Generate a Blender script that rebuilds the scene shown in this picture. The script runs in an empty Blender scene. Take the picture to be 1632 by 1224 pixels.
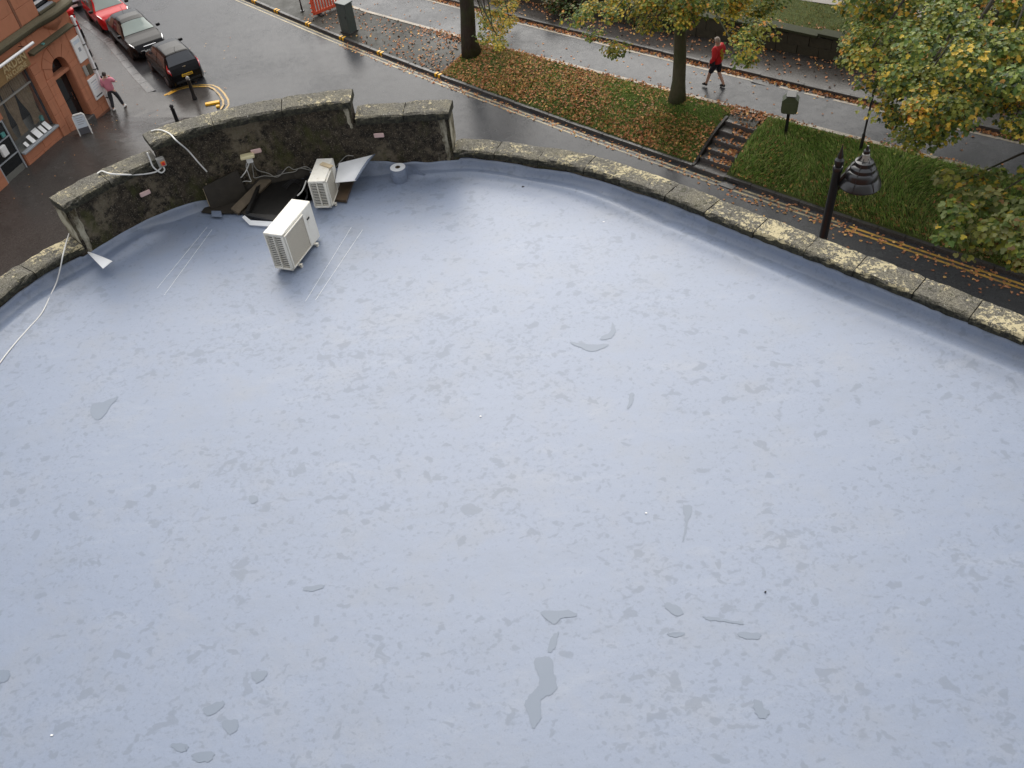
import bpy, bmesh, math, random
import numpy as np
from mathutils import Vector, Matrix
random.seed(7); rng = np.random.default_rng(11)
scene = bpy.context.scene
C = scene.collection
R = math.radians

# ------------------------------------------------------------------ camera
F, CX, CY, H = 1390.0, 816.0, 612.0, 18.0
_d = np.array([975-CX, 1957-CY, F]); _d /= np.linalg.norm(_d)
_f = np.array([0, 0, 1.0])-_d*_d[2]; _f /= np.linalg.norm(_f)
_r = np.cross(_f, -_d)
BM = np.array([_r, _f, -_d])
CAMP = np.array([0, 0, H])
def un(px, py, z):
    """point of the horizontal plane at height z that was measured at this place of the photograph"""
    d = BM@np.array([px-CX, py-CY, F]); return CAMP+d*((z-H)/d[2])
def pr(p):
    c = BM.T@(np.array(p, float)-CAMP); return c[0]/c[2]*F+CX, c[1]/c[2]*F+CY
cam = bpy.data.cameras.new('camera'); camo = bpy.data.objects.new('camera', cam); C.objects.link(camo)
cam.sensor_fit = 'HORIZONTAL'; cam.sensor_width = 36.0; cam.lens = F/1632*36; cam.clip_end = 1000; cam.clip_start = 0.1
m = Matrix.Identity(4)
for i in range(3):
    m[i][0] = BM[i][0]; m[i][1] = -BM[i][1]; m[i][2] = -BM[i][2]; m[i][3] = CAMP[i]
camo.matrix_world = m; scene.camera = camo
# ------------------------------------------------------------------ sky and sun (overcast)
SUN_EL, SUN_AZ = 46.0, 2.0           # azimuth measured from +y towards +x
w = bpy.data.worlds.new('World'); scene.world = w; w.use_nodes = True
nt = w.node_tree; nt.nodes.clear()
sky = nt.nodes.new('ShaderNodeTexSky'); sky.sky_type = 'NISHITA'; sky.sun_disc = False
sky.sun_elevation = R(SUN_EL); sky.sun_rotation = R(SUN_AZ); sky.air_density = 1.0; sky.dust_density = 4.0; sky.ozone_density = 1.0
hs = nt.nodes.new('ShaderNodeHueSaturation'); hs.inputs['Saturation'].default_value = 0.30
bg = nt.nodes.new('ShaderNodeBackground'); bg.inputs['Strength'].default_value = 0.105
wo = nt.nodes.new('ShaderNodeOutputWorld')
mxw = nt.nodes.new('ShaderNodeMix'); mxw.data_type = 'RGBA'; mxw.inputs[0].default_value = 0.62     # cloud layer evens the sky out
mxw.inputs[7].default_value = (6.3, 6.45, 6.8, 1)
nt.links.new(sky.outputs[0], hs.inputs['Color']); nt.links.new(hs.outputs[0], mxw.inputs[6]); nt.links.new(mxw.outputs[2], bg.inputs['Color']); nt.links.new(bg.outputs[0], wo.inputs['Surface'])
sl = bpy.data.lights.new('sun', 'SUN'); sl.energy = 1.2; sl.angle = R(60); sl.color = (1.0, 0.95, 0.86)
so = bpy.data.objects.new('sun', sl); C.objects.link(so)
sd = Vector((math.sin(R(SUN_AZ))*math.cos(R(SUN_EL)), math.cos(R(SUN_AZ))*math.cos(R(SUN_EL)), math.sin(R(SUN_EL))))
so.rotation_euler = sd.to_track_quat('Z', 'Y').to_euler(); so.location = (0, 0, 60)
scene.view_settings.view_transform = 'Standard'; scene.view_settings.look = 'None'
scene.view_settings.exposure = 0.83; scene.view_settings.gamma = 1.0; scene.view_settings.use_curve_mapping = False
scene.render.resolution_x = 1024; scene.render.resolution_y = 768

# ------------------------------------------------------------------ materials
MATS = {}
class NT:
    def __init__(s, name):
        s.m = bpy.data.materials.new(name); s.m.use_nodes = True; s.t = s.m.node_tree
        s.b = s.t.nodes['Principled BSDF']; MATS[name] = s.m
        s._co = None
    def n(s, typ, **k):
        x = s.t.nodes.new(typ)
        for a, v in k.items(): setattr(x, a, v)
        return x
    def l(s, a, b): s.t.links.new(a, b)
    def co(s, kind='Object'):
        if s._co is None: s._co = s.n('ShaderNodeTexCoord')
        return s._co.outputs[kind]
    def world(s):
        return s.n('ShaderNodeNewGeometry').outputs['Position']
    def mapping(s, vec, scale=(1, 1, 1), rot=(0, 0, 0)):
        x = s.n('ShaderNodeMapping'); s.l(vec, x.inputs['Vector']); x.inputs['Scale'].default_value = scale; x.inputs['Rotation'].default_value = rot
        return x.outputs[0]
    def noise(s, vec, scale, detail=4, rough=.55, dist=0.0, out='Fac'):
        x = s.n('ShaderNodeTexNoise'); s.l(vec, x.inputs['Vector']); x.inputs['Scale'].default_value = scale
        x.inputs['Detail'].default_value = detail; x.inputs['Roughness'].default_value = rough; x.inputs['Distortion'].default_value = dist
        return x.outputs[out]
    def voro(s, vec, scale, out='Distance', feat='F1'):
        x = s.n('ShaderNodeTexVoronoi'); x.feature = feat; s.l(vec, x.inputs['Vector']); x.inputs['Scale'].default_value = scale
        return x.outputs[out]
    def ramp(s, fac, stops, interp='LINEAR'):
        x = s.n('ShaderNodeValToRGB'); s.l(fac, x.inputs[0]); x.color_ramp.interpolation = interp
        e = x.color_ramp.elements
        while len(e) < len(stops): e.new(0.5)
        for i, (p, c) in enumerate(stops):
            e[i].position = p; c = c if not isinstance(c, (int, float)) else (c, c, c)
            e[i].color = (*c, 1)
        return x.outputs[0]
    def mix(s, fac, a, b, mode='MIX'):
        x = s.n('ShaderNodeMix'); x.data_type = 'RGBA'; x.blend_type = mode
        for i_, (sock, v) in enumerate(((x.inputs[0], fac), (x.inputs[6], a), (x.inputs[7], b))):
            if isinstance(v, (int, float)): sock.default_value = (v, v, v, 1) if i_ else v
            elif isinstance(v, tuple): sock.default_value = (*v, 1)
            else: s.l(v, sock)
        return x.outputs[2]
    def math(s, op, a, b=0.0):
        x = s.n('ShaderNodeMath'); x.operation = op
        for i, v in enumerate((a, b)):
            if isinstance(v, (int, float)): x.inputs[i].default_value = v
            else: s.l(v, x.inputs[i])
        return x.outputs[0]
    def bump(s, h, strength, dist=.02):
        x = s.n('ShaderNodeBump'); x.inputs['Strength'].default_value = strength; x.inputs['Distance'].default_value = dist
        s.l(h, x.inputs['Height']); s.l(x.outputs[0], s.b.inputs['Normal'])
    def set(s, **k):
        names = dict(color='Base Color', rough='Roughness', metal='Metallic', spec='Specular IOR Level', coat='Coat Weight', trans='Transmission Weight', alpha='Alpha', ior='IOR')
        for a, v in k.items():
            sock = s.b.inputs[names[a]]
            if isinstance(v, (int, float)): sock.default_value = v
            elif isinstance(v, tuple): sock.default_value = (*v, 1)
            else: s.l(v, sock)
        return s

def plain(name, col, rough=.5, metal=0.0, spec=.5, var=.12, scale=6.0, coat=0.0):
    x = NT(name); c = x.co()
    n = x.noise(c, scale, 5, .6)
    col2 = tuple(v*(1-var*2) for v in col)
    x.set(color=x.mix(n, col2, tuple(min(1, v*(1+var)) for v in col)), rough=rough, metal=metal, spec=spec, coat=coat)
    return x.m

# wet roofing membrane
def mk_membrane():
    x = NT('membrane'); p = x.world()
    big = x.noise(p, .35, 3, .5)
    base = x.mix(big, (.182, .228, .325), (.226, .268, .356))
    dirt = x.noise(x.mapping(p, (1, 1, 1), (0, 0, .5)), 1.6, 6, .65)
    base = x.mix(x.ramp(dirt, [(.48, 0), (.78, .40)]), base, (.245, .252, .262))
    smear = x.noise(x.mapping(p, (.7, 2.2, 1), (0, 0, .30)), 1.1, 7, .70)
    base = x.mix(x.ramp(smear, [(.30, .30), (.50, 0)]), base, (.175, .205, .255))
    base = x.mix(x.ramp(smear, [(.56, 0), (.75, .28)]), base, (.33, .355, .40))
    # standing water: from drops to hand sized pools, in drifts
    reg = x.noise(p, .8, 4, .65)
    bias = x.math('MULTIPLY', x.math('SUBTRACT', .5, reg), .30)
    def layer(sc, rot, st, dist, t0, gain):
        v = x.noise(x.mapping(p, (1, st, 1), (0, 0, rot)), sc, 2.5, .5, dist)
        m_ = x.math('MULTIPLY', x.math('SUBTRACT', v, x.math('ADD', t0, bias)), gain)
        return x.math('MINIMUM', x.math('MAXIMUM', m_, 0.0), 1.0)
    a = layer(5.5, .25, 1.18, .35, .622, 26); b = x.math('MULTIPLY', layer(12, -.4, 1.15, .3, .590, 13), .85); c = x.math('MULTIPLY', layer(24, .9, 1.1, .2, .575, 8), .65)
    wet = x.math('MAXIMUM', x.math('MAXIMUM', a, b), c)
    fine = x.noise(p, 60, 3, .65)
    base = x.mix(x.ramp(fine, [(.30, .22), (.62, 0)]), base, (.145, .17, .215))
    col = x.mix(x.math('MULTIPLY', wet, .44), base, (.148, .175, .213))
    sc = x.noise(x.mapping(p, (2.2, 5, 1), (0, 0, .2)), 2.2, 8, .75)
    col = x.mix(x.ramp(sc, [(.735, 0), (.80, .30)]), col, (.62, .62, .57))
    sv = x.n('ShaderNodeMapRange'); x.l(wet, sv.inputs[0]); sv.inputs[3].default_value = .78; sv.inputs[4].default_value = .62
    x.set(color=col, spec=sv.outputs[0], rough=x.math('ADD', .36, x.math('MULTIPLY', big, .12)))
    x.bump(x.math('ADD', x.noise(p, 9, 5, .6), x.math('MULTIPLY', x.noise(p, 1.4, 3, .5), 2.5)), .14, .02)
    return x.m
mk_membrane()
def mk_puddle():
    x = NT('puddle_water'); p = x.world()
    x.set(color=x.mix(x.noise(p, 3, 3), (.152, .190, .252), (.175, .213, .274)), rough=.42, spec=.66)
mk_puddle()
# black, mossy inner wall
def mk_wall():
    x = NT('grimy_wall'); p = x.world()
    n1 = x.noise(p, 1.1, 6, .62); n2 = x.noise(p, 9, 6, .7); n3 = x.noise(p, 42, 4, .7)
    c = x.mix(x.ramp(n2, [(.38, 0), (.66, 1)]), (.016, .0135, .010), (.098, .078, .053))
    c = x.mix(x.ramp(x.math('ADD', x.math('MULTIPLY', n1, .8), x.math('MULTIPLY', n2, .25)), [(.545, 0), (.62, .85)]), c, (.185, .155, .105))
    c = x.mix(x.ramp(n3, [(.565, 0), (.64, .9)]), c, (.24, .205, .155))
    g = x.noise(x.mapping(p, (1.2, 1.2, .7)), 1.7, 5, .7)
    c = x.mix(x.ramp(g, [(.53, 0), (.66, .7)]), c, (.065, .068, .018))
    w_ = x.noise(x.mapping(p, (1.8, 1.8, .35)), 1.5, 5, .7)
    c = x.mix(x.ramp(w_, [(.645, 0), (.70, .75)]), c, (.30, .285, .235))
    x.set(color=c, rough=.8, spec=.3); x.bump(x.math('ADD', n2, x.math('MULTIPLY', n3, .7)), .9, .05)
mk_wall()
def mk_lime():
    x = NT('lime_wall'); p = x.world()
    n = x.noise(x.mapping(p, (1, 1, .5)), 5, 6, .7)
    x.set(color=x.mix(x.ramp(n, [(.40, 0), (.60, 1)]), (.075, .06, .032), (.42, .39, .30)), rough=.8, spec=.2); x.bump(n, .6, .04)
mk_lime()
# coping stones: grey sandstone, cream lichen, moss
def mk_coping(nm, t0):
    x = NT(nm); p = x.world(); oi = x.n('ShaderNodeObjectInfo').outputs['Random']
    n1 = x.noise(p, 2.6, 6, .65); n2 = x.noise(p, 19, 5, .7); n3 = x.noise(p, 60, 3, .7)
    c = x.mix(x.ramp(n2, [(.36, 0), (.62, 1)]), (.105, .098, .082), (.27, .25, .20)); c = x.mix(x.ramp(n1, [(.45, 0), (.62, .6)]), c, (.30, .27, .185))
    c = x.mix(x.ramp(n3, [(.42, .85), (.52, 0)]), c, (.050, .046, .034))
    lich = x.math('ADD', x.math('ADD', x.math('MULTIPLY', x.noise(p, 15, 6, .78), 1.1), x.math('MULTIPLY', x.noise(p, 1.5, 5, .65), .95)), x.math('MULTIPLY', oi, .09))
    c = x.mix(x.ramp(x.math('MULTIPLY', lich, .5), [(t0, 0), (t0+.032, .88)]), c, (.70, .60, .36))
    moss = x.math('ADD', x.noise(p, 10, 6, .78), x.math('MULTIPLY', oi, -.05))
    c = x.mix(x.ramp(moss, [(.560, 0), (.60, .9)]), c, (.040, .040, .014))
    c = x.mix(x.ramp(x.noise(p, 30, 2, .5), [(.715, 0), (.73, .85)]), c, (.80, .78, .72))
    # faces by normal: side faces are mixed near black, upward faces keep their colour
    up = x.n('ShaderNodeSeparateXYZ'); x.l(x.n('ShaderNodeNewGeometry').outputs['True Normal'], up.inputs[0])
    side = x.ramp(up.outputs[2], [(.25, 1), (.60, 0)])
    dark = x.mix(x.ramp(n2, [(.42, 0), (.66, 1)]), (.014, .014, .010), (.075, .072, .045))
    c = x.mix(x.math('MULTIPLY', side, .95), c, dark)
    x.set(color=c, rough=.75, spec=.35); x.bump(x.math('ADD', n2, n3), .9, .03)
mk_coping('coping_stone', .565); mk_coping('coping_high', .592)
def mk_asphalt(name, a, b, rlo=.16, rhi=.50, spec=.27):
    x = NT(name); p = x.world()
    n1 = x.noise(p, .22, 4, .6); n2 = x.noise(p, 22, 4, .7)
    c = x.mix(x.ramp(n2, [(.35, 0), (.7, 1)]), a, b)
    st = x.noise(x.mapping(p, (1, 1, 1), (0, 0, .78)), .9, 6, .7)
    c = x.mix(x.ramp(st, [(.5, 0), (.75, .5)]), c, tuple(v*.55 for v in a))
    x.set(color=c, rough=x.ramp(x.math('ADD', x.math('MULTIPLY', n1, .7), x.math('MULTIPLY', x.noise(p, 3, 5, .6), .4)), [(.38, rlo), (.70, rhi)]), spec=spec)
    x.bump(x.noise(p, 60, 3, .7), .12, .02)
    return x.m
mk_asphalt('asphalt', (.040, .042, .046), (.072, .074, .079), .10, .34, .13)
mk_asphalt('asphalt_upper', (.042, .044, .049), (.075, .078, .084), .12, .38, .17)
mk_asphalt('paving', (.042, .038, .035), (.080, .073, .068), .08, .34, .20)
mk_asphalt('paving_moss', (.026, .027, .022), (.055, .052, .042), .22, .55, .10)
mk_asphalt('kerb_stone', (.045, .043, .042), (.10, .096, .09), .18, .5)
mk_asphalt('step_stone', (.060, .056, .052), (.125, .115, .108), .2, .5)
mk_asphalt('bay_stone', (.10, .10, .10), (.17, .17, .17), .12, .4)
mk_asphalt('edging_dark', (.018, .017, .015), (.04, .037, .032), .3, .6)
def mk_yellow(name, col, wear):
    x = NT(name); p = x.world()
    n = x.math('ADD', x.math('MULTIPLY', x.noise(p, 14, 6, .75), .65), x.math('MULTIPLY', x.noise(p, 1.7, 4, .6), .35))
    x.set(color=x.mix(x.ramp(n, [(wear, 0), (wear+.16, 1)]), (.10, .085, .06), col), rough=.4)
mk_yellow('line_paint', (.46, .37, .19), .42)
mk_yellow('line_paint_bright', (.56, .33, .05), .38)
mk_yellow('kerb_paint', (.80, .42, .01), .20)
mk_yellow('pale_edge', (.34, .28, .20), .38)
def mk_soil():
    x = NT('bank_soil'); p = x.world()
    n = x.noise(p, 5, 6, .7); n2 = x.noise(p, 30, 4, .7)
    c = x.mix(x.ramp(n, [(.4, 0), (.6, 1)]), (.055, .075, .020), (.085, .105, .028))
    c = x.mix(x.ramp(n2, [(.5, 0), (.7, .6)]), c, (.06, .038, .018))
    x.set(color=c, rough=.9, spec=.2); x.bump(n2, .9, .05)
mk_soil()
def mk_attr(name, rough=.5, transl=.0, spec=.3):
    x = NT(name); a = x.n('ShaderNodeVertexColor'); a.layer_name = 'Col'
    x.set(color=a.outputs[0], rough=rough, spec=spec)
    if transl:
        t = x.n('ShaderNodeBsdfTranslucent'); x.l(a.outputs[0], t.inputs[0])
        mx = x.n('ShaderNodeMixShader'); mx.inputs[0].default_value = transl
        o = x.t.nodes['Material Output']; x.l(x.b.outputs[0], mx.inputs[1]); x.l(t.outputs[0], mx.inputs[2]); x.l(mx.outputs[0], o.inputs[0])
mk_attr('leaf', .42, .38, .4); mk_attr('litter', .5, 0, .4); mk_attr('grass_blade', .5, .25, .3)
def mk_bark(name, a, b):
    x = NT(name); p = x.co()
    n = x.noise(x.mapping(p, (6, 6, 1.4)), 3, 6, .7)
    g = x.noise(p, 1.2, 4)
    c = x.mix(n, a, b); c = x.mix(x.ramp(g, [(.42, 0), (.6, .5)]), c, (.055, .075, .025))
    x.set(color=c, rough=.75, spec=.3); x.bump(n, .8, .05)
mk_bark('bark_smooth', (.060, .058, .034), (.13, .122, .075))
mk_bark('bark_rough', (.016, .013, .010), (.075, .058, .044))
def mk_sand(name, a, b):
    x = NT(name); p = x.world(); oi = x.n('ShaderNodeObjectInfo').outputs['Random']
    n = x.noise(p, 2.2, 6, .6); n2 = x.noise(p, 26, 4, .7)
    c = x.mix(n, a, b); c = x.mix(x.math('MULTIPLY', oi, .35), c, (.30, .135, .080))
    z = x.n('ShaderNodeSeparateXYZ'); x.l(p, z.inputs[0])
    st = x.noise(x.mapping(p, (2.5, 2.5, .35)), 1.6, 5, .7)
    c = x.mix(x.ramp(st, [(.55, 0), (.8, .45)]), c, (.10, .055, .038))
    x.set(color=c, rough=.8, spec=.25); x.bump(n2, .35, .02)
mk_sand('sandstone', (.43, .168, .090), (.56, .240, .138))
mk_sand('sandstone_dark', (.16, .075, .05), (.24, .11, .07))
plain('facade_grey', (.30, .30, .30), .8)
plain('moss_dark', (.040, .044, .018), .9, var=.3, scale=6)
plain('moss_stone', (.105, .090, .050), .85, var=.25, scale=9)
plain('old_stone', (.058, .052, .032), .85, var=.3, scale=5)
plain('metal_black', (.012, .012, .013), .32, 0, .5)
plain('glass_dark', (.012, .014, .016), .06, 0, .8, .1)
def mk_screen(name, col):
    x = NT(name); x.set(color=x.mix(x.noise(x.co(), 2, 2), tuple(v*.8 for v in col), col), rough=.08, spec=.6, coat=.0)
mk_screen('windscreen', (.30, .37, .34)); mk_screen('rear_glass', (.055, .060, .068))
plain('car_black', (.007, .007, .008), .16, 0, .16, .1, 3, coat=0.0)
plain('car_red', (.56, .020, .028), .18, 0, .25, .1, 3, coat=.0)
plain('car_silver', (.36, .37, .38), .20, .7, .5, .05, 3, coat=1.0)
plain('rubber', (.012, .012, .012), .7); plain('rim_metal', (.20, .20, .21), .35, .8)
plain('chrome', (.72, .72, .72), .12, 1.0, var=.05)
plain('tail_lamp', (.62, .04, .05), .08, 0, .8); plain('tail_glint', (.85, .55, .58), .08, 0, .8)
plain('head_lamp', (.80, .82, .82), .05, .2, .9, .05); plain('plate_yellow', (.78, .45, .015), .35)
def mk_ac():
    x = NT('ac_white'); p = x.co(); n = x.noise(x.mapping(p, (4, 4, 1)), 2.2, 6, .7); n2 = x.noise(p, 30, 3, .6)
    c = x.mix(x.ramp(n, [(.50, 0), (.72, .55)]), (.85, .82, .73), (.56, .50, .38)); c = x.mix(x.ramp(n2, [(.62, 0), (.74, .5)]), c, (.42, .38, .30))
    x.set(color=c, rough=.4)
mk_ac()
plain('ac_dark', (.035, .035, .033), .6)
def mk_fan():
    x = NT('ac_mesh'); p = x.co('Object')
    wv = x.n('ShaderNodeTexWave'); wv.wave_type = 'BANDS'; wv.bands_direction = 'Z'; wv.inputs['Scale'].default_value = 26; x.l(p, wv.inputs['Vector'])
    n = x.noise(p, 3, 4)
    x.set(color=x.mix(wv.outputs[0], (.40, .36, .28), (.72, .66, .54)), rough=.5); x.bump(wv.outputs[0], .6, .01)
mk_fan()
plain('white_plastic', (.78, .77, .73), .4, var=.06); plain('white_sheet', (.93, .94, .94), .30, var=.06)
plain('cream', (.78, .70, .42), .4, var=.08); plain('pink_plate', (.72, .50, .46), .5, var=.12, scale=20)
plain('grey_plastic', (.33, .32, .29), .45); plain('orange_plastic', (.75, .22, .03), .4)
plain('barrier_orange', (.80, .12, .055), .4, var=.12); plain('cabinet_green', (.085, .105, .095), .38, var=.15)
plain('bin_green', (.095, .120, .062), .5, var=.28, scale=3)
plain('wood', (.125, .095, .060), .75, var=.35, scale=8); plain('wood_pale', (.62, .50, .32), .6, var=.15)
plain('wood_wet', (.105, .070, .042), .35, var=.25, scale=9)
plain('felt_black', (.010, .009, .008), .42, 0, .5, .35, 12); plain('deck_dark', (.040, .033, .024), .65, 0, .4, .4, 6)
plain('card_white', (.82, .82, .80), .5, var=.04); plain('print_grey', (.36, .38, .40), .6); plain('print_dark', (.08, .08, .09), .6); plain('print_blue', (.62, .68, .74), .6)
plain('sign_gold', (.30, .185, .075), .55, var=.18); plain('letter_gold', (.62, .48, .26), .4, .2)
plain('curtain', (.30, .22, .13), .85, var=.3, scale=5); plain('interior', (.05, .05, .05), .9); plain('interior_grey', (.17, .17, .15), .6, var=.2)
plain('teal', (.10, .32, .30), .4); plain('skin', (.55, .33, .24), .5, var=.06); plain('hair_dark', (.030, .019, .013), .6); plain('hair_grey', (.46, .38, .33), .6)
plain('pink_cloth', (.70, .25, .32), .85, var=.12); plain('dark_cloth', (.035, .036, .042), .85); plain('navy_cloth', (.012, .013, .022), .85)
plain('red_cloth', (.62, .018, .024), .75, var=.15); plain('yellow_print', (.55, .40, .03), .7, var=.25, scale=30); plain('shoe_white', (.88, .87, .84), .6); plain('shoe_black', (.012, .012, .012), .5)
plain('post_red', (.58, .018, .018), .3); plain('tube_white', (.85, .85, .84), .3, var=.03)
plain('hedge_core', (.02, .024, .010), .9, var=.3); plain('path_gravel', (.30, .275, .25), .8, var=.15, scale=20)
plain('lamp_glass', (.55, .56, .55), .15, 0, .6)
plain('lamp_black', (.014, .015, .017), .28, 0, .7, .15, 12)
M = MATS

# ------------------------------------------------------------------ mesh helpers
class MB:
    def __init__(s): s.v = []; s.f = []; s.mi = []; s.cur = 0
    def add(s, vs, fs):
        o = len(s.v); s.v += [tuple(map(float, v)) for v in vs]
        for f in fs: s.f.append(tuple(i+o for i in f)); s.mi.append(s.cur)
        return s
    def box(s, c, d, rz=0.0, rx=0.0, ry=0.0, taper=1.0, bev=0.0):
        x, y, z = d[0]/2, d[1]/2, d[2]/2
        if bev:
            b = min(bev, x*.9, y*.9, z*.9); vs = []; 
            for (sx, sy, sz) in [(i, j, k) for i in (-1, 1) for j in (-1, 1) for k in (-1, 1)]:
                vs += [(sx*(x-b), sy*(y-b), sz*z), (sx*(x-b), sy*y, sz*(z-b)), (sx*x, sy*(y-b), sz*(z-b))]
            me = bmesh.new(); bv = [me.verts.new(v) for v in vs]; r = bmesh.ops.convex_hull(me, input=bv)
            bmesh.ops.dissolve_limit(me, angle_limit=.02, verts=me.verts, edges=me.edges)
            me.verts.index_update(); vs = [v.co.copy() for v in me.verts]; fs = [[v.index for v in f.verts] for f in me.faces]; me.free()
        else:
            vs = [(-x, -y, -z), (x, -y, -z), (x, y, -z), (-x, y, -z), (-x*taper, -y*taper, z), (x*taper, -y*taper, z), (x*taper, y*taper, z), (-x*taper, y*taper, z)]
            fs = [(0, 3, 2, 1), (4, 5, 6, 7), (0, 1, 5, 4), (1, 2, 6, 5), (2, 3, 7, 6), (3, 0, 4, 7)]
        mt = Matrix.Translation(c)@Matrix.Rotation(rz, 4, 'Z')@Matrix.Rotation(ry, 4, 'Y')@Matrix.Rotation(rx, 4, 'X')
        return s.add([mt@Vector(v) for v in vs], fs)
    def tube(s, pts, r, n=8, caps=True):
        pts = [Vector(p) for p in pts]; k = len(pts); rr = r if hasattr(r, '__len__') else [r]*k
        vs = []; up = None
        for i, p in enumerate(pts):
            t = (pts[min(i+1, k-1)]-pts[max(i-1, 0)]).normalized()
            if up is None: up = Vector((0, 0, 1)) if abs(t.z) < .9 else Vector((1, 0, 0))
            a = t.cross(up)
            if a.length < 1e-4: a = t.orthogonal()
            a.normalize(); b = a.cross(t).normalized(); up = b
            for j in range(n):
                q = 2*math.pi*j/n; vs.append(p+(a*math.cos(q)+b*math.sin(q))*rr[i])
        fs = [(i*n+j, i*n+(j+1) % n, (i+1)*n+(j+1) % n, (i+1)*n+j) for i in range(k-1) for j in range(n)]
        if caps: fs += [tuple(range(n))[::-1], tuple(range((k-1)*n, k*n))]
        return s.add(vs, fs)
    def lathe(s, prof, c=(0, 0, 0), n=20, ax='Z', caps=True):
        vs = []; 
        for (r, z) in prof:
            for j in range(n):
                q = 2*math.pi*j/n; v = (r*math.cos(q), r*math.sin(q), z)
                if ax == 'X': v = (v[2], v[0], v[1])
                if ax == 'Y': v = (v[0], v[2], v[1])
                vs.append(Vector(v)+Vector(c))
        k = len(prof)
        fs = [(i*n+j, i*n+(j+1) % n, (i+1)*n+(j+1) % n, (i+1)*n+j) for i in range(k-1) for j in range(n)]
        if caps: fs += [tuple(range(n))[::-1], tuple(range((k-1)*n, k*n))]
        return s.add(vs, fs)
    def grid(s, P):
        a, b = len(P), len(P[0]); vs = [p for row in P for p in row]
        return s.add(vs, [(i*b+j, i*b+j+1, (i+1)*b+j+1, (i+1)*b+j) for i in range(a-1) for j in range(b-1)])
    def prism(s, poly, vec):
        n = len(poly); a = [Vector(p) for p in poly]; vec = Vector(vec)
        return s.add(a+[p+vec for p in a], [tuple(range(n))[::-1], tuple(range(n, 2*n))]+[(i, (i+1) % n, n+(i+1) % n, n+i) for i in range(n)])
    def build(s, name, mats, parent=None, smooth=False, fixn=True, loc=None):
        me = bpy.data.meshes.new(name); me.from_pydata(s.v, [], s.f)
        for x in (mats if isinstance(mats, (list, tuple)) else [mats]): me.materials.append(M[x])
        me.polygons.foreach_set('material_index', s.mi)
        if fixn:
            b = bmesh.new(); b.from_mesh(me); bmesh.ops.recalc_face_normals(b, faces=b.faces); b.to_mesh(me); b.free()
        if smooth: 
            me.polygons.foreach_set('use_smooth', [True]*len(me.polygons))
            if smooth != 'all':
                try: me.set_sharp_from_angle(angle=R(38))
                except Exception: pass
        me.update()
        return link(name, me, parent, loc)
def link(name, me, parent=None, loc=None):
    o = bpy.data.objects.new(name, me); C.objects.link(o)
    if parent: o.parent = parent
    if loc is not None: o.location = loc
    return o
def tag(o, label=None, cat=None, group=None, kind=None):
    if label: o['label'] = label
    if cat: o['category'] = cat
    if group: o['group'] = group
    if kind: o['kind'] = kind
    return o
def empty(name, loc=(0, 0, 0), rz=0.0, label=None, cat=None, group=None, kind=None):
    o = bpy.data.objects.new(name, None); C.objects.link(o); o.location = loc; o.rotation_euler = (0, 0, rz); o.empty_display_size = .2
    return tag(o, label, cat, group, kind)
def np_mesh(name, V, nper, cols, mat, parent=None, smooth=False, k=None):
    """many equal polygons: V (n, nper, 3), cols (n, 3)"""
    n = len(V); me = bpy.data.meshes.new(name)
    me.vertices.add(n*nper); me.vertices.foreach_set('co', V.reshape(-1).astype(np.float32))
    me.loops.add(n*nper); me.loops.foreach_set('vertex_index', np.arange(n*nper, dtype=np.int32))
    me.polygons.add(n); me.polygons.foreach_set('loop_start', np.arange(0, n*nper, nper, dtype=np.int32))
    me.polygons.foreach_set('loop_total', np.full(n, nper, dtype=np.int32))
    a = me.color_attributes.new('Col', 'FLOAT_COLOR', 'POINT')
    cc = np.ones((n*nper, 4), np.float32); cc[:, :3] = np.repeat(cols, nper, 0); a.data.foreach_set('color', cc.reshape(-1))
    me.materials.append(M[mat]); me.update(calc_edges=True); me.validate()
    return link(name, me, parent)

# ------------------------------------------------------------------ street geometry: s runs along the road, q across it
D2 = np.array([.70, -.7141]); P2 = np.array([.7141, .70])
def sq(L): A = np.array(L, float)[:, :2]; return A@D2, A@P2
def curve_fn(L, deg=3):
    s, q = sq(L); c = np.polyfit(s, q, deg); s0, s1 = s.min(), s.max()
    d = np.polyder(c)
    def fn(x):
        x = np.asarray(x, float); y = np.polyval(c, np.clip(x, s0, s1))
        return y+np.where(x < s0, (x-s0)*np.polyval(d, s0), 0)+np.where(x > s1, (x-s1)*np.polyval(d, s1), 0)
    return fn
qk = curve_fn([[-11.26, 47.71], [-9.9, 46.2], [-8.09, 44.09], [-6.25, 42.01], [-4.36, 39.82], [-1.75, 36.96], [2.4, 32.51], [4.67, 30.25], [7.42, 27.38], [9.09, 25.79], [11.26, 23.68], [13.14, 22.0], [13.78, 21.33], [15.68, 19.21]])
qy = curve_fn([[-8.04, 43.42], [-6.18, 41.44], [-4.71, 39.72], [-3.15, 37.92], [-1.76, 36.43], [-0.01, 34.47], [2.36, 32.11], [3.54, 30.84], [5.59, 28.66], [7.53, 26.85], [8.97, 25.34], [10.12, 24.14], [11.27, 23.14], [12.97, 21.56], [15.54, 18.91]])
qn = curve_fn([[-6.04, 45.95], [-4.07, 43.71], [-0.34, 39.78], [2.39, 37.25], [4.73, 34.59], [7.38, 31.83], [9.09, 30.34], [10.84, 28.5], [11.79, 27.31], [13.07, 26.05], [14.13, 25.16], [15.34, 23.85], [16.4, 22.76]])
qf = curve_fn([[-1.77, 44.68], [-0.3, 43.17], [0.67, 42.3], [2.11, 40.81], [5.41, 36.95], [8.05, 34.09], [9.75, 32.48], [11.5, 30.7], [12.38, 29.86], [13.93, 28.19], [16.49, 25.56], [17.47, 24.56]], 2)
qw = curve_fn([[9.33, 36.1], [11.55, 34.32], [14.22, 31.7]], 1)
def qfk(s): return qf(s)+.33
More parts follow.
